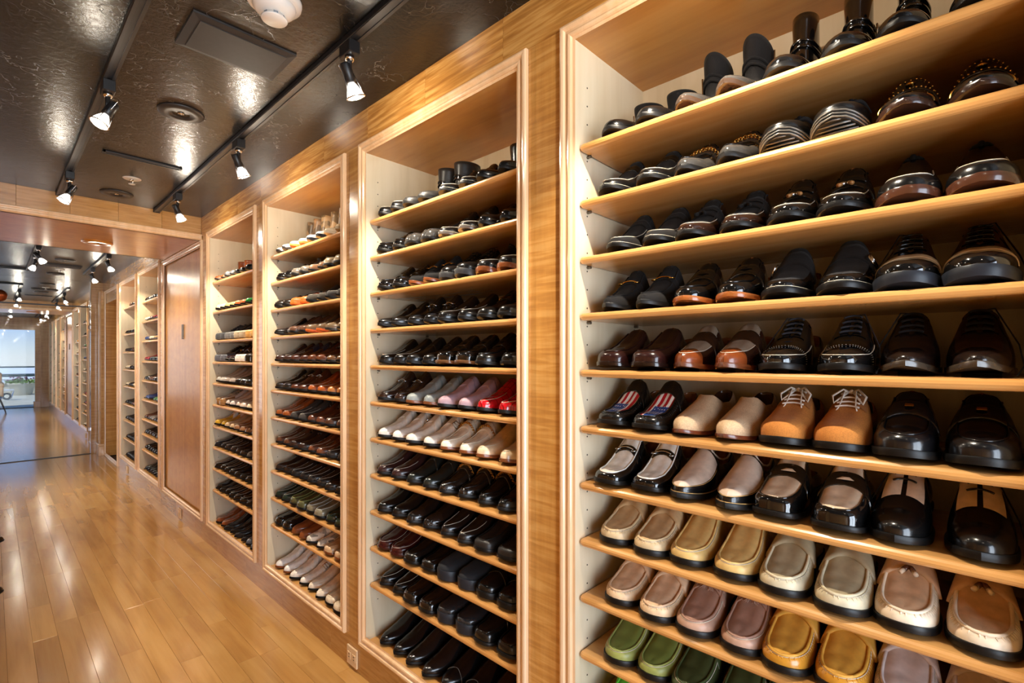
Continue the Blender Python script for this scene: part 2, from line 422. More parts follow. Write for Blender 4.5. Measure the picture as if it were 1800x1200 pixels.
obj('near_panel', G().box(-.3, .4, Y0 - .04, Y0, 0, CZ).box(-2.5, -2.0, Y0 - .04, Y0, 0, CZ).box(-2.0, -.3, Y0 - .04, Y0, 2.2, CZ).me('near_panel'), VENEER, wn)
dn = empty('door_1'); tag(dn, 'glazed terrace door at the near end', kind='structure')
g = G()
for x in (-2.0, -1.17, -.34): g.box(x, x + .04, Y0 - .03, Y0 + .01, 0, 2.2)
g.box(-2.0, -.3, Y0 - .03, Y0 + .01, 2.16, 2.2).box(-2.0, -.3, Y0 - .03, Y0 + .01, 0, .05)
obj('door_frame', g.me('door_frame'), BLACKM, dn)

# bulkheads that cross the corridor
SOF = 2.2215
for (a, b) in BULK:
    bh = empty('ceiling_bulkhead' if 0 else 'trim_1'); tag(bh, 'wood-clad header crossing the corridor', kind='structure')
    n = 6; w = 1.47 / n
    for face in (a, b - .03):
        me = G().box(0, w - .001, 0, .03, SOF + .045, CZ, .0006).me('header_panel')
        for i in range(n): obj('header_panel', me, BASEV, bh, (-1.47 + i * w, face, 0))
    obj('soffit', G().box(-1.47, .03, a + .002, b - .002, SOF, SOF + .03).me('soffit'), PANELV, bh)
    for yy, s in ((a, -1), (b, 1)):
        v = []; f = []
        pr = [(0, .045), (.010, .045), (.014, .041), (.014, .034), (.009, .030), (.009, .022), (.013, .018), (.013, .010), (.008, .004), (0, .0), (-.02, 0)]
        for x in (-1.47, 0.0):
            for (o, z) in pr: v.append((x, yy + s * o, SOF + z))
        k = len(pr)
        for i in range(k - 1): f.append((i, i + 1, k + i + 1, k + i))
        obj('header_moulding', mesh('header_moulding', v, f, False, 1e-6), MOULD, bh)
    # wall panel under the header
    ya, yb = (4.20, 5.42) if a < 5 else (12.68, 13.90)
    wp = empty('wall_panel'); tag(wp, ('polished wood panel in moulded frame under the %s header' % ('nearer' if a < 5 else 'farther')), 'wall panel', 'polished panels under the headers')
    obj('panel', G().box(.008, .04, ya, yb, MB_, SOF + .02).me('panel'), PANELV, wp)
    frame(wp, ya, yb, MB_, SOF + (.0 if a < 5 else .0))
    obj('slot_escutcheon', G().box(-.004, .008, 4.76 if a < 5 else 13.3, 4.785 if a < 5 else 13.325, 1.50, 1.62, .002).me('slot_escutcheon'), PIN, wp)

# door recesses, pilasters and the glass screen in the middle section
for s in (1, -1):
    M = lambda y: y if s == 1 else 18.1 - y
    def bx(x0, x1, ya, yb, z0, z1, b=.001):
        ya, yb = sorted((M(ya), M(yb))); return G().box(x0, x1, ya, yb, z0, z1, b)
    rc = empty('door_2' if s == 1 else 'door_3'); tag(rc, 'tall veneered doorway recess beside the glass screen', kind='structure')
    obj('recess_back', bx(.22, .25, 7.75, 8.75, 0, MT).me('recess_back'), PANELV, rc)
    obj('recess_head', bx(0, .22, 7.75, 8.75, 2.08, MT).me('recess_head'), VENEER, rc)
    obj('recess_jamb', bx(.0, .25, 7.75, 7.80, 0, 2.08).me('recess_jamb'), VENEER, rc)
    obj('recess_jamb', bx(.0, .25, 8.70, 8.75, 0, 2.08).me('recess_jamb'), VENEER, rc)
    ya, yb = sorted((M(7.75), M(8.75))); frame(rc, ya, yb, 0.0, MT, prof=[(w, h) for w, h in PROF])
    pl = empty('trim_2' if s == 1 else 'trim_3'); tag(pl, 'veneered pilaster on a stepped plinth block', kind='structure')
    obj('pilaster_shaft', bx(-.045, .03, 8.76, 8.98, .16, MT).me('pilaster_shaft'), VENEER, pl)
    obj('pilaster_flute', bx(-.058, -.045, 8.80, 8.94, .16, MT, .004).me('pilaster_flute'), MOULD, pl)
    obj('plinth_block', bx(-.07, .03, 8.75, 8.99, 0, .13, .004).me('plinth_block'), MOULD, pl)
    obj('plinth_cap', bx(-.08, .03, 8.74, 9.0, .13, .16, .008).me('plinth_cap'), MOULD, pl)
gs = empty('window_1'); tag(gs, 'frameless glass screen across the corridor', kind='structure')
obj('screen_post', G().box(-.125, .03, 9.0, 9.10, 0, CZ, .003).me('screen_post'), VENEER, gs)
obj('pane', G().box(-1.46, -.126, 9.044, 9.056, .01, 2.04).me('pane'), GLASS, gs)
obj('pane', G().box(-1.46, -.126, 9.044, 9.056, 2.055, CZ).me('pane'), GLASS, gs)
obj('head_rail', G().box(-1.46, -.11, 9.04, 9.06, 2.04, 2.056, .002).me('head_rail'), BLACKM, gs)
obj('sill_strip', G().box(-1.46, -.11, 9.03, 9.07, 0, .008, .001).me('sill_strip'), BLACKM, gs)
obj('hinge', G().box(-.15, -.115, 9.035, 9.065, 1.74, 1.79, .003).me('hinge'), CHROME, gs)
obj('hinge', G().box(-.15, -.115, 9.035, 9.065, .32, .37, .003).me('hinge'), CHROME, gs)

# far end wall with the opening to the terrace
we = empty('wall_far'); tag(we, 'wood end wall round the terrace opening', kind='structure')
obj('end_panel', G().box(-.27, .4, Y1, Y1 + .2, 0, CZ).box(-1.7, -.27, Y1, Y1 + .2, 2.07, CZ).me('end_panel'), VENEER, we)
obj('end_pilaster', G().box(-.16, .03, Y1 - .06, Y1, 0, CZ, .004).me('end_pilaster'), VENEER, we)
obj('end_plinth', G().box(-.30, -.16, Y1 - .03, Y1 + .2, 0, .16, .006).me('end_plinth'), MOULD, we)
dfar = empty('door_4'); tag(dfar, 'clear glass door to the terrace', kind='structure')
obj('pane', G().box(-1.6, -.27, Y1 + .12, Y1 + .13, .02, 2.07).me('pane'), GLASS, dfar)
obj('threshold', G().box(-1.6, -.27, Y1 + .08, Y1 + .2, -.01, .015).me('threshold'), BLACKM, dfar)

# ------------------------------------------------------------------ shoe cabinets
GRID = [1.909 - .1525 * k for k in range(11)]
ZB = {0: GRID, 1: GRID, 2: GRID, 3: [1.872, 1.659] + GRID[3:],
      4: [1.914, 1.705, 1.501, 1.289, 1.087, .888, .684, .527, .364], 5: [1.92, 1.605, 1.391, 1.186, .987, .773, .582, .362]}
for i in range(6, 12): ZB[i] = ZB[4 + i % 2]
XF, XB, ST = .012, .365, .020
def shelf_mesh(w):
    rings = []; r = .013
    for k in range(7):
        ph = -math.pi / 2 + math.pi * k / 6; ins = .010 * (1 - math.cos(ph)); z = .010 + .010 * math.sin(ph)
        pts = [(XB, 0), (XB, w)]
        for c, a0 in (((XF + r, w - r), 90), ((XF + r, r), 180)):
            for j in range(5):
                a = R(a0 + 90 * j / 4); pts.append((c[0] + (r - ins) * math.cos(a), c[1] + (r - ins) * math.sin(a)))
        rings.append([(x, y, z) for x, y in pts])
    n = len(rings[0]); v = [p for q in rings for p in q]; f = [tuple(range(n))[::-1], tuple((6 * n) + i for i in range(n))]
    for k in range(6):
        for i in range(n):
            j = (i + 1) % n; f.append((k * n + i, k * n + j, (k + 1) * n + j, (k + 1) * n + i))
    return mesh('shelf', v, f)
IN = .045
ow = .955 - 2 * IN
SHELF = shelf_mesh(ow - .002)
pinm = G()
for yy, s in ((0, 1), (ow - .002, -1)):
    for xx in (.055, .31): pinm.tube([(xx, yy + s * .0, -.004), (xx, yy + s * .012, -.004)], .0042, 8)
PINS = pinm.me('shelf_pin')
hol = G()
for yy, s in ((0.0, 1), (ow, -1)):
    for xx in (.055, .31):
        z = .32
        while z < 2.12:
            hol.tube([(xx, yy - s * .002, z), (xx, yy + s * .0006, z)], .0023, 8); z += .0508
HOLE_DISCS = hol.me('pin_hole_shade')  # raised dark discs: the shade in the drilled holes is painted
ORD = ['first', 'second', 'third', 'fourth', 'fifth', 'sixth', 'seventh', 'eighth', 'ninth', 'tenth', 'eleventh', 'twelfth']
BAY = ['nearest bay', 'second bay', 'third bay', 'fourth bay']
CABL = ['tall shoe cabinet nearest the camera, loafers on every shelf', 'second tall shoe cabinet along, white and lilac shoes midway', 'third tall shoe cabinet along, snakeskin boots on top',
        'fourth tall shoe cabinet, narrow in view beside the polished panel', 'shoe cabinet just past the polished wood panel', 'shoe cabinet beside the tall doorway recess',
        'first shoe cabinet beyond the glass screen', 'second shoe cabinet beyond the glass screen', 'first small cabinet past the far header', 'second small cabinet past the far header', 'third small cabinet past the far header', 'last shoe cabinet beside the far end wall']
for i, (a, b) in enumerate(U):
    cb = empty('shoe_cabinet', (0, a, 0)); tag(cb, CABL[i], 'cabinet', 'built-in shoe cabinets')
    w = b - a; ia, ib = IN, w - IN; zt, z0 = MT - IN, MB_ + .02
    obj('side_panel', G().box(-.001, .38, ia - .018, ia, z0, zt + .02).me('side_panel'), MAPLE, cb)
    obj('side_panel', G().box(-.001, .38, ib, ib + .018, z0, zt + .02).me('side_panel'), MAPLE, cb)
    obj('back_panel', G().box(XB, .38, ia, ib, z0, zt).me('back_panel'), MAPLE, cb)
    obj('top_panel', G().box(-.001, .38, ia, ib, zt, zt + .02).me('top_panel'), TOPW, cb)
    obj('bottom_panel', G().box(-.001, .38, ia, ib, MB_ + .01, z0 + .008).me('bottom_panel'), SHELFW, cb)
    frame(cb, 0, w, MB_, MT)
    sy = (w - 2 * IN) / ow
    for z in ZB[i]:
        sh = obj('shelf', SHELF, SHELFW, cb, (0, ia + .001, z), scale=(1, sy, 1))
        if i < 5: obj('shelf_pin', PINS, PIN, sh)
    if i < 5:
        h = obj('pin_hole_shade', HOLE_DISCS, HOLE_SHADE, cb, (0, ia, 0), scale=(1, sy, 1)); h['kind'] = 'stuff'

# ------------------------------------------------------------------ shoes
def catmull(P, n):
    P = np.array(P, float); Q = np.vstack([2 * P[0] - P[1], P, 2 * P[-1] - P[-2]]); out = []
    for i in range(1, len(Q) - 2):
        for k in range(12):
            u = k / 12; p0, p1, p2, p3 = Q[i - 1], Q[i], Q[i + 1], Q[i + 2]
            out.append(.5 * (2 * p1 + (p2 - p0) * u + (2 * p0 - 5 * p1 + 4 * p2 - p3) * u * u + (3 * p1 - p0 - 3 * p2 + p3) * u ** 3))
    out.append(P[-1]); out = np.array(out); d = np.r_[0, np.cumsum(np.linalg.norm(np.diff(out, axis=0), axis=1))]; d /= d[-1]
    s = np.linspace(0, 1, n); return np.c_[np.interp(s, d, out[:, 0]), np.interp(s, d, out[:, 1])]
TOES = {'round': [(.70, .049), (.80, .0475), (.88, .041), (.945, .029), (.985, .015), (1, 0)],
        'almond': [(.70, .048), (.80, .0435), (.88, .034), (.945, .022), (.985, .011), (1, 0)],
        'point': [(.70, .046), (.80, .039), (.88, .028), (.945, .017), (.985, .008), (1, 0)],
        'square': [(.70, .0495), (.80, .0485), (.89, .045), (.95, .040), (.985, .030), (1, .016), (1.003, 0)],
        'broad': [(.70, .051), (.80, .051), (.88, .046), (.945, .035), (.985, .019), (1, 0)]}
DEF = dict(toe='round', Ln=.292, wd=.925, hh=.030, ht=.013, th=.009, welt=.0035, zth=.112, xth=.43, zside=.062, zback=.086, toeh=.052, xend=.90, ob=.028, am=.50, n=2.5, spring=.008, vdrop=.0)
class Last:
    """a shoe last: S(a, side, q) is the upper's surface; a runs heel to toe round the sole, q from sole to topline or ridge"""
    def __init__(s, **kw):
        s.__dict__.update(DEF); s.__dict__.update(kw)
        pre = [(0, 0), (.012, .017), (.05, .028), (.15, .033), (.32, .0325), (.48, .038), (.60, .0465)]
        s.lat = catmull(pre + TOES[s.toe], 121); med = [(x, y * (.96 if x > .3 else 1)) for x, y in pre + TOES[s.toe]]
        s.med = catmull(med, 121)
    def base(s, a, side):
        C = s.lat if side > 0 else s.med; g = np.linspace(0, 1, 121)
        return np.interp(a, g, C[:, 0]) * s.Ln, side * np.interp(a, g, C[:, 1]) * s.wd
    def zf(s, x):
        u = np.clip((.58 - x / s.Ln) / .32, 0, 1); u = u * u * (3 - 2 * u)
        t = np.clip((x / s.Ln - .74) / .26, 0, 1)
        return s.ht + (s.hh - s.ht) * u + s.spring * t ** 2
    def target(s, a, side):
        a = np.asarray(a, float); tau = np.clip(a / s.am, 0, 1); t = np.clip((a - s.am) / (1 - s.am), 0, 1)
        x0 = .025 * s.Ln; xt = s.xth * s.Ln; ph = np.pi * tau
        xo = x0 + (xt - x0) * (.5 - .5 * np.cos(ph)); yo = s.ob * s.wd * np.clip(np.sin(ph), 0, 1) ** .62
        zo = np.interp(tau, [0, .18, .42, .62, .78, .9, 1], [s.zback, s.zback * .96, s.zside, s.zside * .99 + .001, s.zside + (s.zth - s.zside) * .42, s.zth - .006 - s.vdrop * .3, s.zth - s.vdrop])
        xe = s.xend * s.Ln; f = 1 - (1 - t) ** 1.25
        xr = xt + (xe - xt) * f
        zr = np.interp(f, [0, .2, .45, .7, .88, 1], [s.zth - s.vdrop, s.toeh + (s.zth - s.vdrop - s.toeh) * .66, s.toeh + (s.zth - s.vdrop - s.toeh) * .28, s.toeh + .0035, s.toeh, s.toeh - .004])
        fr = a > s.am
        return np.where(fr, xr, xo), side * np.where(fr, 0, yo), np.where(fr, zr, zo)
    def S(s, a, side, q):
        a = np.asarray(a, float); q = np.asarray(q, float)
        bx, by = s.base(a, side); bz = s.zf(bx); tx, ty, tz = s.target(a, side)
        e = 2 / s.n; th = np.pi / 2 * q
        hx = 1 - np.clip(np.cos(th), 0, 1) ** e; hz = np.clip(np.sin(th), 0, 1) ** e
        bul = .0022 * np.sin(np.pi * np.clip(q * 1.6, 0, 1)) * np.clip(np.minimum(a, 1 - a) / .09, 0, 1)
        return np.stack([bx + (tx - bx) * hx, by + (ty - by) * hx + side * bul, bz + (tz - bz) * hz], -1)
    def Nn(s, a, side, q):
        a = np.asarray(a, float); q = np.clip(np.asarray(q, float), .02, .985); d = .004
        da = s.S(np.clip(a + d, 0, 1), side, q) - s.S(np.clip(a - d, 0, 1), side, q); dq = s.S(a, side, q + d) - s.S(a, side, q - d)
        n = np.cross(dq, da) * side; n /= np.linalg.norm(n, axis=-1, keepdims=True) + 1e-12
        P = s.S(a, side, q); C = np.stack([np.clip(P[..., 0], .15 * s.Ln, .75 * s.Ln), 0 * P[..., 1], 0 * P[..., 2] + .02], -1)
        sg = np.sign(np.sum(n * (P - C), -1, keepdims=True)); return n * np.where(sg == 0, 1, sg)
    def P(s, a, side, q, off=0.0):
        a, q = np.broadcast_arrays(np.asarray(a, float), np.asarray(q, float)); R_ = s.S(a, side, q) + off * s.Nn(a, side, q)
        R_[..., 1] = np.where((q > .9995) & (a >= s.am - 1e-6), 0.0, R_[..., 1]); return R_
def grid_faces(n, m, off=0, flip=False):
    f = []
    for i in range(n - 1):
        for j in range(m - 1):
            q = (off + i * m + j, off + i * m + j + 1, off + (i + 1) * m + j + 1, off + (i + 1) * m + j)
            f.append(q[::-1] if flip else q)
    return f
def side_patch(g, l, A, Q, off=0.0):
    for side in (1, -1):
        aa, qq = np.meshgrid(A, Q, indexing='ij'); P = l.P(aa, side, qq, off)
        g.add(P.reshape(-1, 3), grid_faces(len(A), len(Q), 0, side > 0))
    return g
def band(l, a0, a1, q0, off=.0018, na=6, nq=9, taper=0.0):
    """a strap lying over the vamp from side to side"""
    g = G(); Q = np.r_[np.linspace(q0, 1, nq)]; rows = []
    for side, qs in ((1, Q), (-1, Q[::-1][1:])):
        for q in qs:
            k = taper * (1 - q); A = np.linspace(a0 - k, a1 + k, na); qv = np.full(na, q)
            o = np.full((na, 1), off); P = l.S(A, side, qv) + o * l.Nn(A, side, qv)
            if q >= .999: P = .5 * (P + (l.S(A, -side, qv) + o * l.Nn(A, -side, qv)))
            P0 = l.S(A[[0]], side, qv[[0]]) - .001 * l.Nn(A[[0]], side, qv[[0]]); P1 = l.S(A[[-1]], side, qv[[-1]]) - .001 * l.Nn(A[[-1]], side, qv[[-1]])
            rows.append(np.vstack([P0, P, P1]))
    V = np.array(rows); g.add(V.reshape(-1, 3), grid_faces(V.shape[0], V.shape[1])); return g
def line_over(l, a, q0, off, n=9, raise_=0.0):
    Q = np.linspace(q0, 1, n); A = np.full(n, a)
    p = np.vstack([l.P(A, 1, Q, off), l.P(A, -1, Q, off)[::-1][1:]]); p[n - 1] = .5 * (p[n - 2] + p[n]) + (0, 0, .0006)
    return p
def ring_line(l, a0, q, off, n=28):
    A = np.linspace(a0, 1, n); qq = np.full(n, q)
    return np.vstack([l.P(A, 1, qq, off), l.P(A, -1, qq, off)[::-1][1:]])

def build_style(spec):
    """-> list of (part name, role, mesh, parent index or None)"""
    sp = dict(spec); ex = sp.pop('ex', {}); l = Last(**sp); out = []
    lo = ex.get('lo', False); NA = 22 if lo else 44; NQ = 6 if lo else 11
    A = np.unique(np.r_[np.linspace(0, l.am, NA // 2), np.linspace(l.am, 1, NA // 2 + 2)]); Q = np.linspace(0, 1, NQ)
    def part(name, role, g, smooth=True, weld=1e-5, par=None):
        out.append((name, role, g.me(name, smooth, weld), par)); return len(out) - 1
    qs = ex.get('plug'); av = ex.get('vamp_a', l.am - .02)
    up = G()
    if qs:
        Qa = np.linspace(0, qs, 7); Qb = np.linspace(qs, 1, 7); Af = A[A >= av]; Ar = A[A <= av]; Af = np.r_[av, Af]; Ar = np.r_[Ar, av]
        side_patch(up, l, Ar, Q); side_patch(up, l, Af, Qa); part('upper', 'upper', up)
        part('vamp', 'vamp', side_patch(G(), l, Af, Qb, -.0012 if ex.get('seam') else .0004))
    elif 'quarter' in ex:
        aq = ex['quarter']; Af = np.r_[aq, A[A > aq]]; Ar = np.r_[A[A < aq], aq]
        part('upper', 'upper', side_patch(up, l, Af, Q)); part('quarter', 'vamp', side_patch(G(), l, Ar, Q, .001))
    else:
        part('upper', 'upper', side_patch(up, l, A, Q))
    # lining with a rolled rim
    if not lo:
        g = G(); Ao = A[A <= l.am + 1e-6]; 
        for side in (1, -1):
            rows = []
            for q, off in ((1, .0004), (1.0, -.0022), (.93, -.0034), (.7, -.0036), (.4, -.0036), (.08, -.003)):
                rows.append(l.P(Ao, side, np.full(len(Ao), q), off))
            V = np.array(rows); g.add(V.reshape(-1, 3), grid_faces(V.shape[0], V.shape[1], 0, side < 0))
        part('lining', 'lining', g)
        g = G(); xs = np.linspace(.03, .66, 12); yl = np.interp(xs, l.lat[:61 + 40, 0], l.lat[:61 + 40, 1]) * l.wd * .86
        V = np.array([[(x * l.Ln, y * k, float(l.zf(x * l.Ln)) + .004) for k in (-1, 1)] for x, y in zip(xs, yl)])
        g.add(V.reshape(-1, 3), grid_faces(12, 2)); part('insole', 'lining', g, False, 0)
    # sole with welt, and heel block
    n = 40 if not lo else 20
    def loop(off, zfun, amax=None):
        pts = []
        for side, ar in ((1, np.linspace(0, 1, n)), (-1, np.linspace(1, 0, n)[1:-1])):
            x, y = l.base(ar, side); x2, y2 = l.base(np.clip(ar + .01, 0, 1), side); x1, y1 = l.base(np.clip(ar - .01, 0, 1), side)
            tx, ty = x2 - x1, y2 - y1; k = np.hypot(tx, ty) + 1e-9; nx, ny = -ty / k * side, tx / k * side
            nx = np.where(ar < .004, -1, np.where(ar > .996, 1, nx)); ny = np.where((ar < .004) | (ar > .996), 0, ny)
            X = x + nx * off; Y = y + ny * off
            pts.append(np.stack([X, Y, zfun(x)], -1))
        return np.vstack(pts)
    wv, th = l.welt, l.th
    zb = lambda x: np.maximum(l.zf(x) - th, 0) if ex.get('flat') else l.zf(x) - th
    if ex.get('flat'): zb = lambda x: np.clip((x / l.Ln - .80) / .2, 0, 1) ** 2 * l.spring
    rows = [loop(-.006, lambda x: l.zf(x) + .0022), loop(wv * .8, lambda x: l.zf(x) + .0022), loop(wv, lambda x: l.zf(x) + .0008), loop(wv, lambda x: .5 * l.zf(x) + .5 * zb(x)), loop(wv * .8, lambda x: zb(x) + .0006), loop(wv * .3, zb)]
    m = rows[0].shape[0]; g = G(); V = np.array(rows); f = []
    for i in range(len(rows) - 1):
        for j in range(m): f.append((i * m + j, i * m + (j + 1) % m, (i + 1) * m + (j + 1) % m, (i + 1) * m + j))
    f.append(tuple(range(m))); f.append(tuple((len(rows) - 1) * m + j for j in range(m))[::-1])
    g.add(V.reshape(-1, 3), f); isole = part('sole', 'sole', g, 'sharp', 1e-6)
    if not ex.get('flat') and not lo:
        # heel
        ah = .30; ar = np.linspace(0, ah, 14); pts = []
        for side, rr in ((1, ar), (-1, ar[::-1][:-1])):
            x, y = l.base(rr, side); pts.append(np.stack([x, y], -1))
        pl = np.vstack(pts); c = pl.mean(0); V = []
        for k, zz in ((1.0, None), (.97, .004), (.965, 0.0)):
            for (x, y) in pl: V.append((c[0] + (x - c[0]) * k, c[1] + (y - c[1]) * k, (float(l.zf(x)) - th + .001) if zz is None else zz))
        mm = len(pl); f = []
        for i in range(2):
            for j in range(mm): f.append((i * mm + j, i * mm + (j + 1) % mm, (i + 1) * mm + (j + 1) % mm, (i + 1) * mm + j))
        f += [tuple(2 * mm + j for j in range(mm))]
        g = G(); g.add(V, f); part('heel', 'sole', g, 'sharp', 1e-6)
    if ex.get('stitch') and not lo:
        part('welt_stitching', 'thread', G().tube(np.vstack([loop(wv * .45, lambda x: l.zf(x) + .0026)]), .0008, 4), True, 0, isole)
    if ex.get('ribs'):
        g = G()
        for xs in np.linspace(.83, .99, 7):
            i_ = int(np.argmin(np.abs(l.lat[60:, 0] - xs))) + 60; yw = l.lat[i_, 1] * l.wd * .96; z_ = float(np.clip((xs - .80) / .2, 0, 1) ** 2 * l.spring) + .0012
            g.tube([(xs * l.Ln, -yw, z_), (xs * l.Ln + .002, 0, z_), (xs * l.Ln, yw, z_)], .0022, 6)
        for k in range(3): g.tube(loop(wv + .0004, lambda x: zb(x) + (l.zf(x) - zb(x)) * (.2 + .3 * k))[n // 2 + 8: n + n // 2 - 10], .0018, 5)
        part('toe_ribs', 'rib', g, True, 0)
    if ex.get('bumper'):
        part('toe_bumper', 'sole', side_patch(G(), l, np.linspace(.72, 1, 14), np.linspace(0, .55, 7), .0022))
    if ex.get('seam'):
        pts = ring_line(l, av + .0, qs, .0006, 40)
        part('apron_seam', 'seam', G().tube(pts, ex['seam'], 6), True, 0)
        if ex.get('pucker'):
            g = G(); Aq = np.linspace(.64, .995, 17)
            for side in (1, -1):
                for a in Aq: g.tube(l.P(np.full(3, a), side, np.array([qs - .045, qs - .13, qs - .22]), .0001), [.0016, .0014, .0004], 5)
            part('puckers', 'upper', g, True, 0)
    if ex.get('stitchline'):
        a_, q_ = ex['stitchline']; part('stitching', 'thread', G().tube(ring_line(l, a_, q_, .0006), .0009, 4), True, 0)
    istr = None
    if 'strap' in ex:
        a0, a1, q0 = ex['strap']; istr = part('strap', 'strap', band(l, a0, a1, q0, ex.get('stoff', .0018), taper=ex.get('taper', .02)))
    if 'strap2' in ex:
        a0, a1, q0 = ex['strap2']; part('strap', 'strap', band(l, a0, a1, q0, .0026))
    if ex.get('slot') and istr is not None:
        a0, a1, _ = ex['strap']; am = (a0 + a1) / 2; pc = line_over(l, am, .7, .003, 7)
        i = len(pc) // 2; part('slot', 'vamp', G().add([tuple(pc[i] + np.array(d)) for d in ((.004, .016, -.0036), (-.003, .006, .0014), (-.003, -.006, .0014), (.004, -.016, -.0036), (.001, 0, .0012))], [(0, 1, 4), (1, 2, 4), (2, 3, 4), (3, 0, 4)]), False, 0, istr)
    if ex.get('bit'):
        a0, a1, _ = ex['strap']; am = (a0 + a1) / 2; g = G(); pc = line_over(l, am, .45, .0042, 10); i = len(pc) // 2
        g.tube(pc[i - 4:i + 5], .0017, 6)
        for j in (i - 5, i + 5): g.torus(tuple(pc[j]), .0085, .0018, 'z', 14, 6, .72)
        part('horsebit', 'metal', g, True, 0)
    if ex.get('chain'):
        a0, a1, _ = ex['strap']; am = (a0 + a1) / 2; g = G(); pc = line_over(l, am, .35, .004, 12)
        for j, p in enumerate(pc[1:-1]): g.torus(tuple(p), .0042, .0013, 'z' if j % 2 else 'x', 10, 5)
        part('chain', 'metal', g, True, 0)
    if ex.get('plate'):
        a0, a1, _ = ex['strap']; am = (a0 + a1) / 2; pc = line_over(l, am, .6, .003, 9)[8]
        part('metal_plate', 'metal', G().box(-.0045, .0045, -.007, .007, 0, .0022, .0006).tf(Matrix.Translation(Vector(pc)) @ Matrix.Rotation(R(26), 4, 'Y')), False, 0)
    if ex.get('studs'):
        a0, a1, _ = ex['strap']; g = G()
        for a in (a0 + .008, a1 - .008):
            for p in line_over(l, a, .3, .0028, 8): g.ball(tuple(p), .0019, 6, 4)
        g.ball(tuple(line_over(l, (a0 + a1) / 2, .5, .003, 8)[7]), .0085, 10, 5, (1, 1, .45)); part('studs', 'metal', g, True, 0)
    if ex.get('buckle'):
        a0, a1, _ = ex['strap']; am = (a0 + a1) / 2; g = G(); qb = ex['buckle']
        c = l.P(np.array([am]), 1, np.array([qb]), .004)[0]; nn = l.Nn(np.array([am]), 1, np.array([qb]))[0]
        zax = Vector(nn); xax = Vector((1, 0, -.4)); xax = (xax - zax * xax.dot(zax)).normalized(); yax = zax.cross(xax)
        M = Matrix((xax, yax, zax)).transposed().to_4x4(); M.translation = Vector(c)
        w, h = .012, .014; gg = G().tube([(-w, -h, 0), (w, -h, 0), (w, h, 0), (-w, h, 0), (-w, -h, 0)], .0018, 6).tube([(0, -h, 0), (0, h, .001)], .0012, 5); gg.tf(M); g.add(gg.v, gg.f)
        part('buckle', 'metal', g, True, 0)
    if ex.get('tassel'):
        a0, a1, _ = ex['strap']; pc = line_over(l, a1 - .01, .5, .003, 9); i = 8; big = ex['tassel']
        knot = G().tube(line_over(l, (a0 + a1) / 2, .62, .0035, 9), .0016, 5); part('tassel_cord', 'strap', knot, True, 0)
        for sgn in (1, -1):
            p0 = Vector(pc[i]) + Vector((.002, 0, .003)); d = Vector((.021, sgn * .011, -.008)); g = G()
            if big == 'fringe':
                for k in range(9):
                    w = Vector((.004 * math.cos(k * 2.4), .007 * math.sin(k * 2.4), .002 * math.cos(k))); g.tube([p0, p0 + d * .35 + w * .3, p0 + d + w], [.0012, .0016, .001], 4)
                g.ball(tuple(p0 + d * .2), .0035, 6, 4); part('tassel', 'tassel', g, True, 0)
            else:
                g.tube([p0, p0 + d * .25, p0 + d * .7], [.0012, .0046, .0046], 8); part('tassel', 'tassel', g, True, 0)
                part('tassel_tip', 'tip', G().tube([p0 + d * .7, p0 + d * 1.1], .0042, 8), True, 0)
    if 'cap' in ex:
        a0 = ex['cap']; part('toe_cap', 'cap', side_patch(G(), l, np.linspace(a0, 1, 16), np.linspace(0, 1, 11), .0009))
        if ex.get('brogue'):
            g = G(); pts = line_over(l, a0, .04, .0018, 16)
            for p in pts: g.ball(tuple(p), .0009, 5, 3)
            part('brogue_punching', 'thread', g, True, 0)
    if 'bandline' in ex:
        a0, a1 = ex['bandline']; part('band', 'cap', band(l, a0, a1, .12, .0012, taper=.0))
    if 'facing' in ex:
        a0, a1, q0 = ex['facing']; part('facing', 'facing', side_patch(G(), l, np.linspace(a0, a1, 8), np.linspace(q0, .965, 6), .0016))
    if 'laces' in ex:
        nl = ex['laces']; g = G(); a0 = l.am + .012
        for k in range(nl):
            p = line_over(l, a0 + k * .042, .78, .0036, 5); p[:, 2] += .0012; g.tube(p, .0021, 5)
        il = part('laces', 'lace', g, True, 0)
        top = Vector(line_over(l, l.am + .01, .9, .003, 5)[4])
        if ex.get('bow'):
            g = G()
            for sgn in (1, -1):
                g.tube([top, top + Vector((.006, sgn * .014, .008)), top + Vector((.026, sgn * .030, -.006)), top + Vector((.034, sgn * .026, -.020)), top + Vector((.022, sgn * .014, -.008)), top + Vector((.004, sgn * .004, .003))], .0024, 5)
                g.tube([top, top + Vector((.012, sgn * .010, .004)), top + Vector((.042, sgn * .014, -.024)), top + Vector((.052, sgn * .018, -.034))], .0015, 5)
            g.ball(tuple(top + Vector((.002, 0, .003))), .005, 7, 5); part('lace_bow', 'lace', g, True, 0, il)
        if ex.get('loose'):
            bx_, by_ = l.base(np.array([.62, .74, .84]), 1); g = G()
            g.tube([top, top + Vector((.004, .02, .002)), Vector((bx_[0], by_[0] + .006, .055)), Vector((bx_[1], by_[1] + .012, .02)), Vector((bx_[2], by_[2] + .010, .003))], .0013, 5)
            part('loose_lace', 'lace', g, True, 0, il)
        if ex.get('loop'):
            part('lace_loop', 'lace', G().tube([top, top + Vector((-.004, .012, .022)), top + Vector((0, .004, .034)), top + Vector((.004, -.006, .020)), top], .0014, 5), True, 0, il)
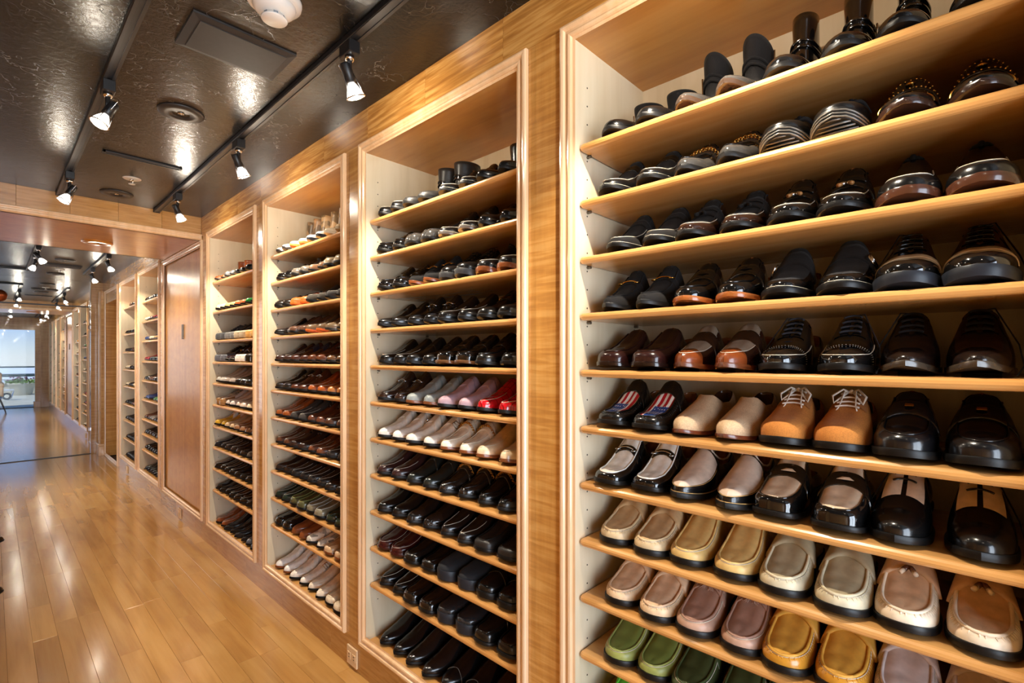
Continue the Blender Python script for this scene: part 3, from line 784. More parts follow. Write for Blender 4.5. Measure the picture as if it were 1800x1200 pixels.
    if 'shaft' in ex:
        hgt, rx, ry, tilt = ex['shaft']; n2 = 21; tau = np.linspace(0, l.am, n2)
        lowL = np.stack(l.target(tau, 1), -1); lowM = np.stack(l.target(tau, -1), -1)
        low = np.vstack([lowL, lowM[::-1][1:-1]]); low[:, 2] -= .006; mm = len(low); rows = []
        xc = .24 * l.Ln
        for k, u in enumerate(np.linspace(0, 1, 9)):
            w = u * u * (3 - 2 * u); ang = np.r_[np.pi * tau / l.am, (np.pi * tau / l.am)[::-1][1:-1]]; sg = np.r_[np.ones(n2), -np.ones(n2 - 2)]
            top = np.stack([xc - rx * np.cos(ang), sg * ry * np.sin(ang), hgt + tilt * (-np.cos(ang))], -1)
            P = low * (1 - w) + top * w; P[:, 2] = low[:, 2] + (top[:, 2] - low[:, 2]) * u; rows.append(P)
        inn = rows[-1].copy(); cen = inn.mean(0); inn[:, :2] = cen[:2] + (inn[:, :2] - cen[:2]) * .93
        rows.append(inn); i2 = inn.copy(); i2[:, 2] -= .05; rows.append(i2)
        V = np.array(rows); f = []
        for i in range(len(rows) - 1):
            for j in range(mm): f.append((i * mm + j, i * mm + (j + 1) % mm, (i + 1) * mm + (j + 1) % mm, (i + 1) * mm + j))
        ish = part('shaft', 'shaft', G().add(V.reshape(-1, 3), f), True, 0)
        if ex.get('gore'):
            g = G()
            for sgn in (1, -1): g.box(xc - .012, xc + .014, sgn * (ry + .004) - .002, sgn * (ry + .004) + .002, .085, hgt - .008, .001)
            part('elastic_gore', 'gore', g, False, 0, ish)
        if ex.get('anklestrap'):
            i = 3; r = rows[i]; cc = r.mean(0); g = G(); pts = [tuple(cc + (p - cc) * np.array((1.05, 1.07, 1))) for p in r]; pts2 = [(x, y, z + .014) for x, y, z in pts]
            g.tube(pts + pts[:1], .004, 5, False); g.tube(pts2 + pts2[:1], .004, 5, False); V2 = pts + pts2; q = len(pts)
            g.add(V2, [(j, (j + 1) % q, q + (j + 1) % q, q + j) for j in range(q)]); ia = part('ankle_strap', 'strap', g, True, 0)
            p = pts[n2 // 2]; part('buckle', 'metal', G().tube([(p[0] - .012, p[1] + .006, p[2] - .006), (p[0] + .012, p[1] + .006, p[2] - .006), (p[0] + .012, p[1] + .006, p[2] + .02), (p[0] - .012, p[1] + .006, p[2] + .02), (p[0] - .012, p[1] + .006, p[2] - .006)], .002, 6), True, 0, ia)
        if ex.get('zip'):
            part('zip', 'metal', G().tube([(xc + .01, ry + .005, .07), (xc + .012, ry + .006, hgt - .01)], .0022, 5), True, 0, ish)
    if ex.get('scallop'):
        g = G(); A2 = np.linspace(l.am * .55, l.am, 15)
        for side in (1, -1):
            for a in A2: g.ball(tuple(l.P(np.array([a]), side, np.array([1.0]), .002)[0]), .0062, 7, 5)
        part('scalloped_trim', 'strap', g, True, 0)
    if ex.get('sling'):
        x, y, z = l.target(np.linspace(0, l.am * .9, 9), 1); g = G(); pts = [(a, b, c + .012) for a, b, c in zip(x, y, z)]
        pts = pts[::-1] + [(a, -b, c) for a, b, c in pts[1:]]; g.tube(pts, .0026, 5); part('sling_strap', 'vamp', g, True, 0)
    return out

SEAM = .0021
STY = {
 'venetian': dict(toe='square', zth=0.112, toeh=.055, n=3.0, ex=dict(plug=.62, seam=.0015)),
 'penny': dict(toe='round', zth=0.12, xth=0.45, ex=dict(plug=.60, seam=SEAM, strap=(.575, .675, .22), slot=True)),
 'bit': dict(toe='almond', zth=0.126, xth=0.47, toeh=0.046, ex=dict(plug=.60, seam=.0017, strap=(.60, .64, .35), bit=True)),
 'bitsq': dict(toe='square', zth=0.126, xth=0.47, toeh=0.046, ex=dict(plug=.58, seam=.002, strap=(.60, .64, .35), bit=True)),
 'tassel': dict(toe='round', zth=0.126, toeh=0.046, xth=0.47, ex=dict(plug=.60, seam=.002, strap=(.57, .67, .2), tassel='bead', stitchline=(.55, .5))),
 'suedeloafer': dict(toe='round', zth=0.126, toeh=0.046, ht=.015, xth=0.47, ex=dict(plug=.55, seam=.0015, strap=(.56, .61, .3), stitch=True, stitchline=(.6, .5))),
 'strapbrogue': dict(toe='almond', zth=0.114, ex=dict(plug=.56, strap=(.57, .67, .2), cap=.86, stitchline=(.55, .55))),
 'plate': dict(toe='broad', zth=0.119, toeh=.058, ht=.016, th=.012, welt=.0042, Ln=.30, n=2.8, ex=dict(plug=.60, seam=.0014, strap=(.565, .675, .2), plate=True)),
 'flag': dict(toe='square', zth=0.121, toeh=.048, ht=.014, welt=.004, ex=dict(plug=.60, seam=.0024, strap=(.50, .60, .25), vamp_a=.56, pucker=True)),
 'moc': dict(toe='broad', zth=0.119, toeh=.050, ht=.014, th=.012, welt=.0042, n=2.7, ex=dict(plug=.53, seam=.0032, strap=(.525, .64, .24), vamp_a=.50, pucker=True, stitchline=(.58, .45), stoff=.0048)),
 'mocplain': dict(toe='broad', zth=0.121, toeh=.050, ht=.015, th=.012, welt=.0042, n=2.7, ex=dict(plug=.52, seam=.0026, vamp_a=.47, stitchline=(.58, .45))),
 'moctassel': dict(toe='broad', zth=0.119, toeh=.050, ht=.014, th=.012, welt=.0042, n=2.7, ex=dict(plug=.53, seam=.0032, strap=(.525, .64, .24), vamp_a=.50, pucker=True, tassel='bead', stoff=.0048)),
 'mocfringe': dict(toe='broad', zth=0.116, toeh=.048, ht=.014, th=.012, welt=.0042, n=2.6, ex=dict(plug=.53, seam=.003, vamp_a=.50, strap=(.60, .63, .3), tassel='fringe', stitchline=(.58, .45))),
 'slipper': dict(toe='almond', zth=.100, xth=.50, zside=.070, zback=.096, toeh=.050, vdrop=.010, th=.007, ht=.010, hh=.02, ob=.029, ex={}),
 'slide': dict(toe='round', zth=.086, xth=.52, zside=.06, zback=.034, toeh=.05, th=.012, ht=.014, hh=.02, ob=.031, ex={}),
 'mudguard': dict(toe='almond', zth=0.105, xth=.50, toeh=.052, ht=.015, th=.011, welt=.005, ex=dict(plug=.36, sling=True, stitch=True, vamp_a=.5, stitchline=(.55, .33))),
 'pennymule': dict(toe='square', zth=0.116, toeh=.058, zback=.06, ht=.014, welt=.005, n=3.2, ex=dict(plug=.56, seam=.0018, strap=(.58, .68, .15), slot=True)),
 'oxford': dict(toe='round', zth=0.121, xth=.41, toeh=.052, zside=.058, ht=.014, th=.011, welt=.005, ex=dict(cap=.80, brogue=True, facing=(.36, .66, .62), laces=4, stitchline=(.62, .35))),
 'oxfordloose': dict(toe='round', zth=0.121, xth=.41, toeh=.052, zside=.058, ht=.014, th=.011, welt=.005, ex=dict(cap=.80, brogue=True, facing=(.36, .66, .62), laces=4, loose=True, stitchline=(.62, .35))),
 'captoe': dict(toe='almond', zth=0.116, xth=.42, toeh=.05, ex=dict(cap=.80, facing=(.38, .64, .64), laces=4)),
 'plainderby': dict(toe='almond', zth=0.121, xth=.41, toeh=.047, spring=.014, Ln=.30, ex=dict(facing=(.36, .64, .66), laces=4, loose=True)),
 'plainderby2': dict(toe='almond', zth=0.123, xth=.41, toeh=.047, spring=.014, Ln=.30, ex=dict(facing=(.36, .64, .66), laces=4, loop=True)),
 'bandderby': dict(toe='broad', zth=0.124, xth=.41, toeh=.058, ht=0.018, hh=.030, th=0.012, welt=.005, spring=.012, Ln=.30, ex=dict(flat=True, bandline=(.70, .77), facing=(.36, .64, .66), laces=4, loose=True)),
 'saddle': dict(toe='round', zth=0.121, xth=.41, toeh=.052, ht=.014, th=.012, welt=.0042, Ln=.30, ex=dict(facing=(.34, .69, .56), laces=3, loose=True)),
 'suedederby': dict(toe='broad', zth=0.108, xth=.42, toeh=.058, ht=.015, th=.012, welt=.0042, n=2.8, ex=dict(facing=(.30, .62, .55), laces=4, bow=True)),
 'monk': dict(toe='round', zth=0.126, xth=0.47, toeh=0.046, ht=.015, th=.011, welt=.005, ex=dict(plug=.5, strap=(.53, .64, .15), buckle=.42, stitch=True)),
 'doublemonk': dict(toe='round', zth=0.116, xth=.41, toeh=.05, ht=.014, ex=dict(strap=(.505, .555, .15), strap2=(.585, .635, .15), buckle=.42)),
 'chelsea': dict(toe='almond', zth=.096, xth=.42, zside=.075, zback=.09, toeh=.046, ex=dict(shaft=(.172, .056, .044, .0), gore=True)),
 'chelseaw': dict(toe='almond', zth=.096, xth=.42, zside=.075, zback=.09, toeh=.046, ex=dict(cap=.80, brogue=True, shaft=(.172, .056, .044, .0), gore=True)),
 'ankleboot': dict(toe='round', zth=.092, xth=.42, zside=.075, zback=.09, toeh=.048, ex=dict(shaft=(.145, .056, .038, -.006), zip=True)),
 'strapboot': dict(toe='round', zth=.092, xth=.42, zside=.075, zback=.09, toeh=.048, ht=.018, th=.012, ex=dict(shaft=(.190, .058, .042, .0), anklestrap=True)),
 'snakeboot': dict(toe='almond', zth=.092, xth=.42, zside=.075, zback=.09, toeh=.046, ht=.018, th=.012, ex=dict(shaft=(.205, .046, .036, .008))),
 'peakboot': dict(toe='almond', zth=.092, xth=.42, zside=.075, zback=.09, toeh=.044, spring=.012, ex=dict(shaft=(.175, .056, .033, .026), zip=True, anklestrap=True)),
 'tallboot': dict(toe='round', zth=.092, xth=.42, zside=.075, zback=.09, toeh=.05, ex=dict(shaft=(.215, .040, .027, .0), anklestrap=True)),
 'chunky': dict(toe='broad', zth=0.110, xth=.43, toeh=.062, ht=.032, hh=.036, th=.03, welt=.004, n=2.9, ex=dict(flat=True, facing=(.36, .62, .6), laces=3)),
 'sneaker': dict(toe='broad', zth=0.114, xth=.41, toeh=.056, ht=.024, hh=.028, th=.022, welt=.004, n=2.7, ex=dict(flat=True, bumper=True, facing=(.36, .66, .6), laces=5)),
 'hightop': dict(toe='broad', zth=.096, xth=.43, zside=.08, zback=.09, toeh=.056, ht=.024, hh=.028, th=.022, n=2.7, ex=dict(flat=True, bumper=True, laces=4, shaft=(.130, .060, .046, .006))),
 'ribbed': dict(toe='broad', zth=0.118, xth=.43, toeh=.066, ht=.02, hh=.028, th=.018, spring=.026, n=2.9, ex=dict(flat=True, ribs=True, scallop=True, strap=(.505, .58, .3))),
 'stud': dict(toe='round', zth=0.126, xth=0.47, toeh=0.046, spring=.012, ex=dict(strap=(.53, .63, .2), studs=True, bandline=(.80, .86))),
 'scallop': dict(toe='broad', zth=0.116, xth=.50, zback=.06, toeh=.056, ht=.013, hh=.022, th=.010, spring=.012, ex=dict(flat=True, scallop=True, stitchline=(.6, .55))),
 'point': dict(toe='point', zth=0.110, xth=.42, toeh=.042, ex=dict(plug=.62, seam=.0012)),
 'pointstrap': dict(toe='point', zth=0.112, xth=.42, toeh=.044, ex=dict(strap=(.52, .59, .2))),
 'almond': dict(toe='almond', zth=0.112, xth=.43, toeh=.05, ex=dict(stitchline=(.66, .62))),
 'almondstrap': dict(toe='almond', zth=0.114, xth=.43, toeh=.05, ex=dict(strap=(.53, .63, .2))),
 'chainloafer': dict(toe='almond', zth=0.118, xth=0.46, toeh=.048, ex=dict(plug=.6, seam=.0016, strap=(.55, .65, .2), chain=True)),
 'bigbuckle': dict(toe='almond', zth=0.116, xth=.42, toeh=.048, ex=dict(strap=(.53, .64, .15), buckle=.55)),
 'square': dict(toe='square', zth=0.110, xth=.43, toeh=.05, n=3.1, ex=dict(plug=.66, seam=.0012)),
 'far': dict(toe='almond', zth=0.112, xth=.43, toeh=.05, ex=dict(lo=True)),
}
MESH = {}
def style(k):
    if k not in MESH: MESH[k] = build_style(STY[k])
    return MESH[k]
B = (15, 14, 14)
DK = leather(B, 'rubber'); TAN = leather((150, 92, 50), 'calf'); BRSOLE = leather((120, 66, 34), 'calf')
THREAD = leather((206, 196, 178), 'fabric'); BLK = leather(B, 'calf'); BLP = leather((14, 13, 13), 'patent'); BLS = leather((24, 22, 22), 'suede')
RIB = leather((92, 88, 82), 'calf')
def mats(upper=BLK, **k):
    d = dict(upper=upper); d.update(k); g = d.get
    d.setdefault('vamp', upper); d.setdefault('strap', upper); d.setdefault('seam', g('vamp')); d.setdefault('lining', TAN); d.setdefault('sole', DK)
    d.setdefault('thread', THREAD); d.setdefault('metal', GOLD); d.setdefault('lace', BLK); d.setdefault('cap', upper); d.setdefault('facing', upper)
    d.setdefault('shaft', upper); d.setdefault('tassel', d['strap']); d.setdefault('tip', THREAD); d.setdefault('gore', BLS); d.setdefault('rib', RIB); return d
def shoe(stl, md, name, label, loc, yaw, mirror, group, cat='shoe', sc=1.0):
    e_ = empty(name, loc, math.pi + yaw); e_.scale = (sc, -sc if mirror else sc, sc)
    tag(e_, label, cat, group); made = []
    for (pn, role, me, par) in style(stl):
        made.append(obj(pn, me, md[role], made[par] if par is not None else e_))
    return e_
def P(stl, desc, name='loafer', up=BLK, cat='shoe', sc=1.0, **k): return (stl, desc, name, mats(up, **k), cat, sc)
c_ = lambda *a: leather(a[:3], a[3] if len(a) > 3 else 'calf')
WHT = c_(236, 230, 220); CRM = c_(226, 204, 170); MUDB = c_(120, 70, 40)
DBR = c_(46, 22, 16); BURG = c_(58, 18, 18); COG = c_(132, 66, 30); MBR = c_(84, 42, 22)
TAUPE = c_(190, 158, 116, 'soft'); TAUPE2 = c_(206, 180, 140, 'soft'); BUTTER = c_(214, 178, 112, 'soft'); GREIGE = c_(168, 154, 124, 'soft'); GREIGE2 = c_(208, 196, 166, 'soft')
PEACH = c_(222, 184, 146, 'soft'); PEACHW = c_(240, 222, 196, 'soft'); PINKB = c_(212, 176, 142, 'soft'); MAUVE = c_(162, 124, 106, 'soft'); MUST = c_(196, 136, 46); LILW = c_(206, 190, 184, 'soft')
GRN = c_(118, 130, 60, 'woven'); GRN2 = c_(142, 146, 78, 'soft'); DGRN = c_(62, 70, 38, 'soft'); LIME = c_(96, 196, 60, 'soft'); GUN = c_(60, 58, 56, 'patent'); BROWNP = c_(40, 24, 18, 'patent')
ROWS = {}
ROWS[0] = [
 [P('ankleboot', 'short black suede boot, round polished toe', 'ankle_boot', BLK, 'boot', shaft=BLS, metal=CHROME), P('peakboot', 'black suede boot with peaked zipped collar', 'ankle_boot', GUN, 'boot', shaft=BLS, strap=BLS, metal=CHROME, sole=c_(60, 44, 34)), P('tallboot', 'tall black boot with buckled ankle strap', 'ankle_boot', BLP, 'boot', metal=CHROME), P('tallboot', 'glossy black boot with wide ankle strap', 'ankle_boot', BLP, 'boot', sc=.92)],
 [P('suedeloafer', 'plain black slip-on with high tongue', 'loafer', BLK, vamp=BLS), P('chainloafer', 'low black loafer with gold chain trim', 'loafer', GUN, vamp=BLK), P('ribbed', 'chunky black slip-on, upturned ribbed toe', 'slip_on_shoe', BLK, strap=c_(26, 28, 34, 'fabric')), P('stud', 'black shoe with gold-studded strap', 'slip_on_shoe', BLP, strap=BLK, cap=GOLD, sole=c_(46, 28, 20))],
 [P('suedeloafer', 'black suede loafer with grey stitched welt', 'loafer', BLS), P('tassel', 'bronze-black patent loafer, suede tongue', 'loafer', BROWNP, vamp=BLS, strap=BLS, tassel=BLS, tip=BLS), P('tassel', 'black patent loafer with silver tassels', 'loafer', BLP, vamp=BLK, strap=BLK, tassel=CHROME, tip=c_(170, 120, 70)), P('scallop', 'black mule with scalloped trim', 'mule', BLK, strap=BLS, sole=c_(70, 40, 26))],
 [P('bit', 'black suede loafer with gold horsebit', 'loafer', BLS, seam=BLS, strap=BLS), P('penny', 'black patent loafer with tan sole', 'loafer', BLP, vamp=BLK, sole=c_(150, 86, 40)), P('monk', 'black shoe with suede strap and side buckle', 'monk_shoe', BLP, vamp=BLS, strap=BLS, metal=CHROME), P('bandderby', 'black lace-up with cream band, slate sole', 'derby_shoe', BLP, cap=c_(204, 178, 140), sole=c_(30, 33, 40, 'rubber'))],
 [P('venetian', 'dark burgundy slip-on with squared toe', 'loafer', c_(40, 18, 16), sole=c_(26, 14, 12)), P('strapbrogue', 'brown brogued loafer with grey cloth vamp', 'loafer', DBR, vamp=c_(132, 116, 98, 'fabric'), strap=c_(40, 22, 16), cap=c_(116, 56, 24), sole=c_(96, 50, 24)), P('oxfordloose', 'black patent brogue oxford, loose laces', 'oxford_shoe', BLP, lace=c_(52, 54, 64, 'fabric')), P('plainderby', 'black-brown plain derby with worn welt', 'derby_shoe', c_(26, 17, 14), sole=c_(62, 52, 42), lace=c_(30, 30, 36, 'fabric'))],
 [P('flag', 'black loafer with stars-and-stripes vamp', 'loafer', BLK, vamp=leather((200, 30, 40), 'flag'), seam=BLK), P('slipper', 'beige velvet slipper, brown-lined throat', 'slipper', c_(196, 166, 132, 'suede'), sole=c_(96, 46, 26), lining=c_(80, 52, 36)), P('suedederby', 'tan suede derby tied with white laces', 'derby_shoe', c_(182, 116, 52, 'suede'), facing=c_(160, 104, 56, 'suede'), lace=WHT, lining=c_(70, 40, 26)), P('plate', 'chunky black loafer with small gold plate', 'loafer', c_(16, 15, 17), lining=COG)],
 [P('bitsq', 'white and black loafer with silver horsebit', 'loafer', BLP, vamp=WHT, seam=WHT, strap=BLP, metal=CHROME), P('mudguard', 'white slingback slip-on with black lower edge', 'slip_on_shoe', BLK, vamp=c_(206, 184, 166, 'soft'), thread=c_(214, 170, 110)), P('pennymule', 'white-vamped black patent penny mule', 'mule', BLP, vamp=c_(224, 198, 168, 'soft'), strap=BLP, seam=BLP), P('saddle', 'black lace-up shoe with white lacing panel', 'derby_shoe', BLK, facing=c_(230, 204, 176), lace=BLK)],
 [P('moc', 'taupe penny moccasin on black sole', 'moccasin', TAUPE2, vamp=TAUPE, strap=TAUPE, seam=TAUPE2), P('mocplain', 'butter-yellow plain moccasin', 'moccasin', BUTTER, seam=BUTTER), P('moc', 'grey-beige penny moccasin with pale piping', 'moccasin', GREIGE2, vamp=GREIGE, strap=GREIGE, seam=GREIGE2), P('moctassel', 'peach leather moccasin with bead tassels', 'moccasin', PEACHW, vamp=PEACH, strap=PEACH, seam=PEACHW, tassel=c_(96, 60, 44), tip=PEACHW)],
 [P('moc', 'pale pink-beige penny moccasin', 'moccasin', c_(222, 190, 152, 'soft'), vamp=PINKB, strap=PINKB), P('mocfringe', 'mauve moccasin with fringed tassels', 'moccasin', c_(184, 146, 124, 'soft'), vamp=MAUVE, strap=MAUVE, tassel=MAUVE), P('moc', 'mustard yellow crinkled moccasin', 'moccasin', MUST, vamp=c_(206, 152, 62, 'soft'), strap=c_(206, 152, 62, 'soft')), P('moc', 'pale lilac-white creased moccasin', 'moccasin', LILW, vamp=LILW)],
 [P('mocplain', 'leaf-green woven moccasin', 'moccasin', GRN2, vamp=GRN, seam=GRN2), P('mocfringe', 'dark olive moccasin with small tassels', 'moccasin', DGRN, vamp=DGRN, tassel=GRN2), P('moc', 'deep green moccasin', 'moccasin', c_(40, 66, 40)), P('moc', 'forest green moccasin', 'moccasin', c_(30, 52, 34))],
 [P('moc', 'bright lime green moccasin', 'moccasin', LIME)],
]
ROWS[1] = [
 [P('almond', 'low black slip-on', 'loafer', BLK), P('strapboot', 'matt black buckled ankle boot', 'ankle_boot', c_(34, 32, 31, 'soft'), 'boot', strap=BLK), P('suedeloafer', 'black mule with tall tongue', 'mule', BLK), P('chelsea', 'black pointed boot with elastic side', 'ankle_boot', BLK, 'boot')],
 [P('penny', 'glossy black penny loafer', 'loafer', BLP), P('venetian', 'grey-edged black slip-on', 'loafer', GUN), P('suedeloafer', 'black slip-on with pale welt', 'loafer', BLK, sole=c_(90, 84, 78)), P('almondstrap', 'glossy black strapped slip-on', 'slip_on_shoe', BLP)],
 [P('penny', 'black patent loafer', 'loafer', BLP), P('bit', 'black suede loafer with brown sole', 'loafer', BLS, sole=BRSOLE), P('bandderby', 'black buckled shoe on grey sole', 'monk_shoe', BLK, cap=BLK, sole=c_(56, 56, 58, 'rubber')), P('scallop', 'black brogued slip-on with tan sole', 'slip_on_shoe', BLK, sole=BRSOLE)],
 [P('pointstrap', 'black pointed shoe with strap', 'slip_on_shoe', BLK), P('bit', 'black loafer with silver bit', 'loafer', BLK, metal=CHROME), P('almond', 'plain black slip-on', 'slip_on_shoe', BLK), P('doublemonk', 'black monk shoe with gold buckles', 'monk_shoe', BLK)],
 [P('almond', 'slim black slip-on', 'slip_on_shoe', BLK), P('almondstrap', 'black strapped loafer', 'loafer', BLK), P('pennymule', 'chunky black patent shoe, brown sole', 'slip_on_shoe', BLP, sole=c_(104, 70, 44)), P('penny', 'soft black loafer', 'loafer', BLK)],
 [P('bit', 'brown croc loafer with silver bit', 'loafer', c_(50, 30, 22, 'croc'), metal=CHROME), P('almondstrap', 'pale blue-grey slip-on', 'slip_on_shoe', c_(146, 152, 150, 'soft'), cap=WHT, sole=MUDB), P('almondstrap', 'lilac pink slip-on', 'slip_on_shoe', c_(178, 146, 156, 'soft')), P('almond', 'bright red plaid slip-on', 'slip_on_shoe', leather((196, 18, 30), 'plaid'))],
 [P('almondstrap', 'white loafer with tab strap', 'loafer', WHT), P('bigbuckle', 'white loafer with large silver buckle', 'loafer', c_(234, 224, 208), metal=CHROME), P('chainloafer', 'cream loafer with gold chain', 'loafer', c_(234, 220, 198), sole=BRSOLE), P('almond', 'beige and cream slip-on', 'slip_on_shoe', c_(224, 196, 160), sole=BRSOLE)],
 [P('almond', 'dark plum-brown slip-on', 'slip_on_shoe', c_(52, 30, 30)), P('almondstrap', 'dark bottle-green slip-on', 'slip_on_shoe', c_(28, 34, 32)), P('chainloafer', 'black croc loafer with gold chain', 'loafer', c_(28, 23, 20, 'croc')), P('chainloafer', 'black loafer with gold trim', 'loafer', BLK)],
 [P('captoe', 'black cap-toe shoe', 'oxford_shoe', BLK), P('almond', 'black croc-panelled shoe', 'slip_on_shoe', BLK, upper2=None), P('almond', 'black-brown plain slip-on', 'slip_on_shoe', c_(26, 20, 18)), P('square', 'matt black square-toed slip-on', 'slip_on_shoe', c_(34, 31, 29, 'soft'))],
 [P('mocplain', 'burgundy moccasin', 'moccasin', BURG, sole=BURG), P('square', 'black square-toed buckled shoe', 'slip_on_shoe', BLK), P('chunky', 'black suede platform slip-on', 'slip_on_shoe', c_(32, 33, 36, 'suede'), sole=c_(36, 38, 44, 'rubber')), P('bandderby', 'black shoe with rounded glossy toe', 'slip_on_shoe', BLK, cap=BLK)],
 [P('almond', 'polished black almond-toed slip-on', 'slip_on_shoe', BLK), P('venetian', 'shiny black creased slip-on', 'loafer', BLP), P('chunky', 'black lace-up with thick rubber sole', 'sneaker', c_(34, 34, 36), sole=c_(34, 36, 42, 'rubber')), P('pennymule', 'glossy black round mule', 'mule', BLK)],
 [P('chelsea', 'black leather chelsea boot', 'chelsea_boot', BLK, 'boot'), P('chelsea', 'slim black chelsea boot', 'chelsea_boot', c_(26, 21, 19), 'boot'), P('chelseaw', 'black brogued chelsea boot', 'chelsea_boot', BLK, 'boot'), P('chelsea', 'plain dark chelsea boot', 'chelsea_boot', c_(30, 26, 24), 'boot')],
]
ROWS[1][8][1] = P('captoe', 'black croc-toed shoe', 'oxford_shoe', BLK, cap=c_(24, 22, 22, 'croc'))
SN = lambda *a: leather(a[:3], 'snake')
GRS = c_(70, 64, 56, 'suede'); ORA = c_(206, 96, 34, 'soft')
ROWS[2] = [
 [P('snakeboot', 'grey and tan snakeskin boot', 'ankle_boot', WHT, 'boot', shaft=SN(150, 122, 92), sole=c_(40, 36, 34)), P('snakeboot', 'white-toed snakeskin boot, orange sole', 'ankle_boot', WHT, 'boot', shaft=SN(168, 140, 104), sole=ORA), P('snakeboot', 'grey snakeskin boot', 'ankle_boot', c_(220, 214, 204), 'boot', shaft=SN(160, 150, 142), sole=c_(30, 30, 34)), P('snakeboot', 'beige snakeskin boot', 'ankle_boot', CRM, 'boot', shaft=SN(190, 160, 120), sole=c_(200, 180, 150))],
 [P('penny', 'black patent low loafer', 'loafer', BLP), P('scallop', 'black and grey metallic slip-on', 'slip_on_shoe', c_(96, 88, 80)), P('almond', 'taupe brown slip-on', 'slip_on_shoe', c_(120, 88, 64)), P('venetian', 'olive grey slip-on, black edge', 'slip_on_shoe', c_(140, 124, 98))],
 [P('slide', 'dark brown slide', 'slide', c_(36, 30, 26)), P('slide', 'bright orange slide', 'slide', ORA, sole=ORA), P('almond', 'grey suede slip-on', 'slip_on_shoe', GRS), P('almond', 'charcoal slip-on with brown check', 'slip_on_shoe', c_(66, 62, 60, 'suede'), strap=COG)],
 [P('point', 'black slip-on with red lining', 'slip_on_shoe', BLK, lining=c_(150, 20, 30), vamp=c_(60, 14, 18)), P('square', 'brown pebbled slip-on', 'slip_on_shoe', c_(96, 64, 48)), P('almond', 'bronze shoe with orange sole', 'slip_on_shoe', c_(110, 86, 62), sole=ORA), P('almondstrap', 'tan-grey strapped shoe', 'slip_on_shoe', c_(120, 100, 76), sole=c_(40, 40, 40))],
 [P('almond', 'dark brown suede slip-on', 'slip_on_shoe', c_(58, 34, 28)), P('almondstrap', 'purple-black suede slip-on, brown toe', 'slip_on_shoe', c_(70, 36, 26), strap=c_(36, 26, 40, 'suede')), P('captoe', 'chestnut brown lace-up', 'oxford_shoe', c_(96, 50, 28)), P('bit', 'bronze brown loafer', 'loafer', c_(98, 66, 40))],
 [P('almondstrap', 'black croc slip-on', 'slip_on_shoe', c_(28, 24, 22, 'croc')), P('bit', 'brown loafer with silver bit', 'loafer', MBR, metal=CHROME), P('almond', 'orange-brown slip-on', 'slip_on_shoe', c_(164, 82, 34)), P('captoe', 'tan two-tone lace-up', 'oxford_shoe', c_(150, 84, 40), cap=c_(170, 110, 60))],
 [P('almond', 'cognac calf slip-on', 'slip_on_shoe', c_(150, 78, 34)), P('almond', 'grey suede slip-on, taupe toe', 'slip_on_shoe', c_(64, 58, 54, 'suede')), P('captoe', 'polished chestnut cap-toe', 'oxford_shoe', c_(92, 52, 36)), P('almond', 'brown round-toed slip-on', 'slip_on_shoe', c_(78, 48, 34))],
 [P('almond', 'mid brown plain slip-on', 'slip_on_shoe', c_(92, 56, 38)), P('captoe', 'dark brown laced shoe', 'oxford_shoe', c_(44, 27, 22)), P('almond', 'reddish brown slip-on', 'slip_on_shoe', c_(104, 58, 36)), P('almond', 'charcoal brown slip-on', 'slip_on_shoe', c_(48, 42, 40))],
 [P('captoe', 'black-brown laced shoe', 'oxford_shoe', c_(36, 24, 20)), P('almond', 'black slip-on with grey vamp', 'slip_on_shoe', c_(30, 28, 28)), P('almond', 'dark grey-black slip-on', 'slip_on_shoe', c_(38, 34, 32)), P('almondstrap', 'black-brown strapped slip-on', 'slip_on_shoe', c_(32, 24, 20))],
 [P('almond', 'dark green slip-on', 'slip_on_shoe', c_(22, 40, 32)), P('venetian', 'olive green stitched loafer', 'loafer', c_(78, 78, 50), seam=GRN2), P('venetian', 'grey-green slip-on with pale seam', 'loafer', c_(128, 120, 98), seam=c_(200, 206, 200)), P('penny', 'shiny dark green croc loafer', 'loafer', c_(28, 50, 36, 'croc'))],
 [P('venetian', 'black patent slip-on with glossy seam', 'loafer', BLP), P('captoe', 'cognac brown cap-toe', 'oxford_shoe', c_(132, 70, 34), sole=BRSOLE), P('almondstrap', 'white and navy snakeskin slip-on', 'slip_on_shoe', SN(220, 206, 184)), P('square', 'tan and cream slip-on', 'slip_on_shoe', c_(206, 172, 132), sole=BRSOLE)],
 [P('almondstrap', 'white slip-on with brown sole', 'slip_on_shoe', WHT, sole=BRSOLE), P('bigbuckle', 'white slip-on with black sole', 'slip_on_shoe', c_(228, 216, 200)), P('almond', 'cream slip-on with black sole', 'slip_on_shoe', c_(230, 212, 188)), P('square', 'ivory slip-on with thick black sole', 'slip_on_shoe', c_(226, 208, 180))],
]
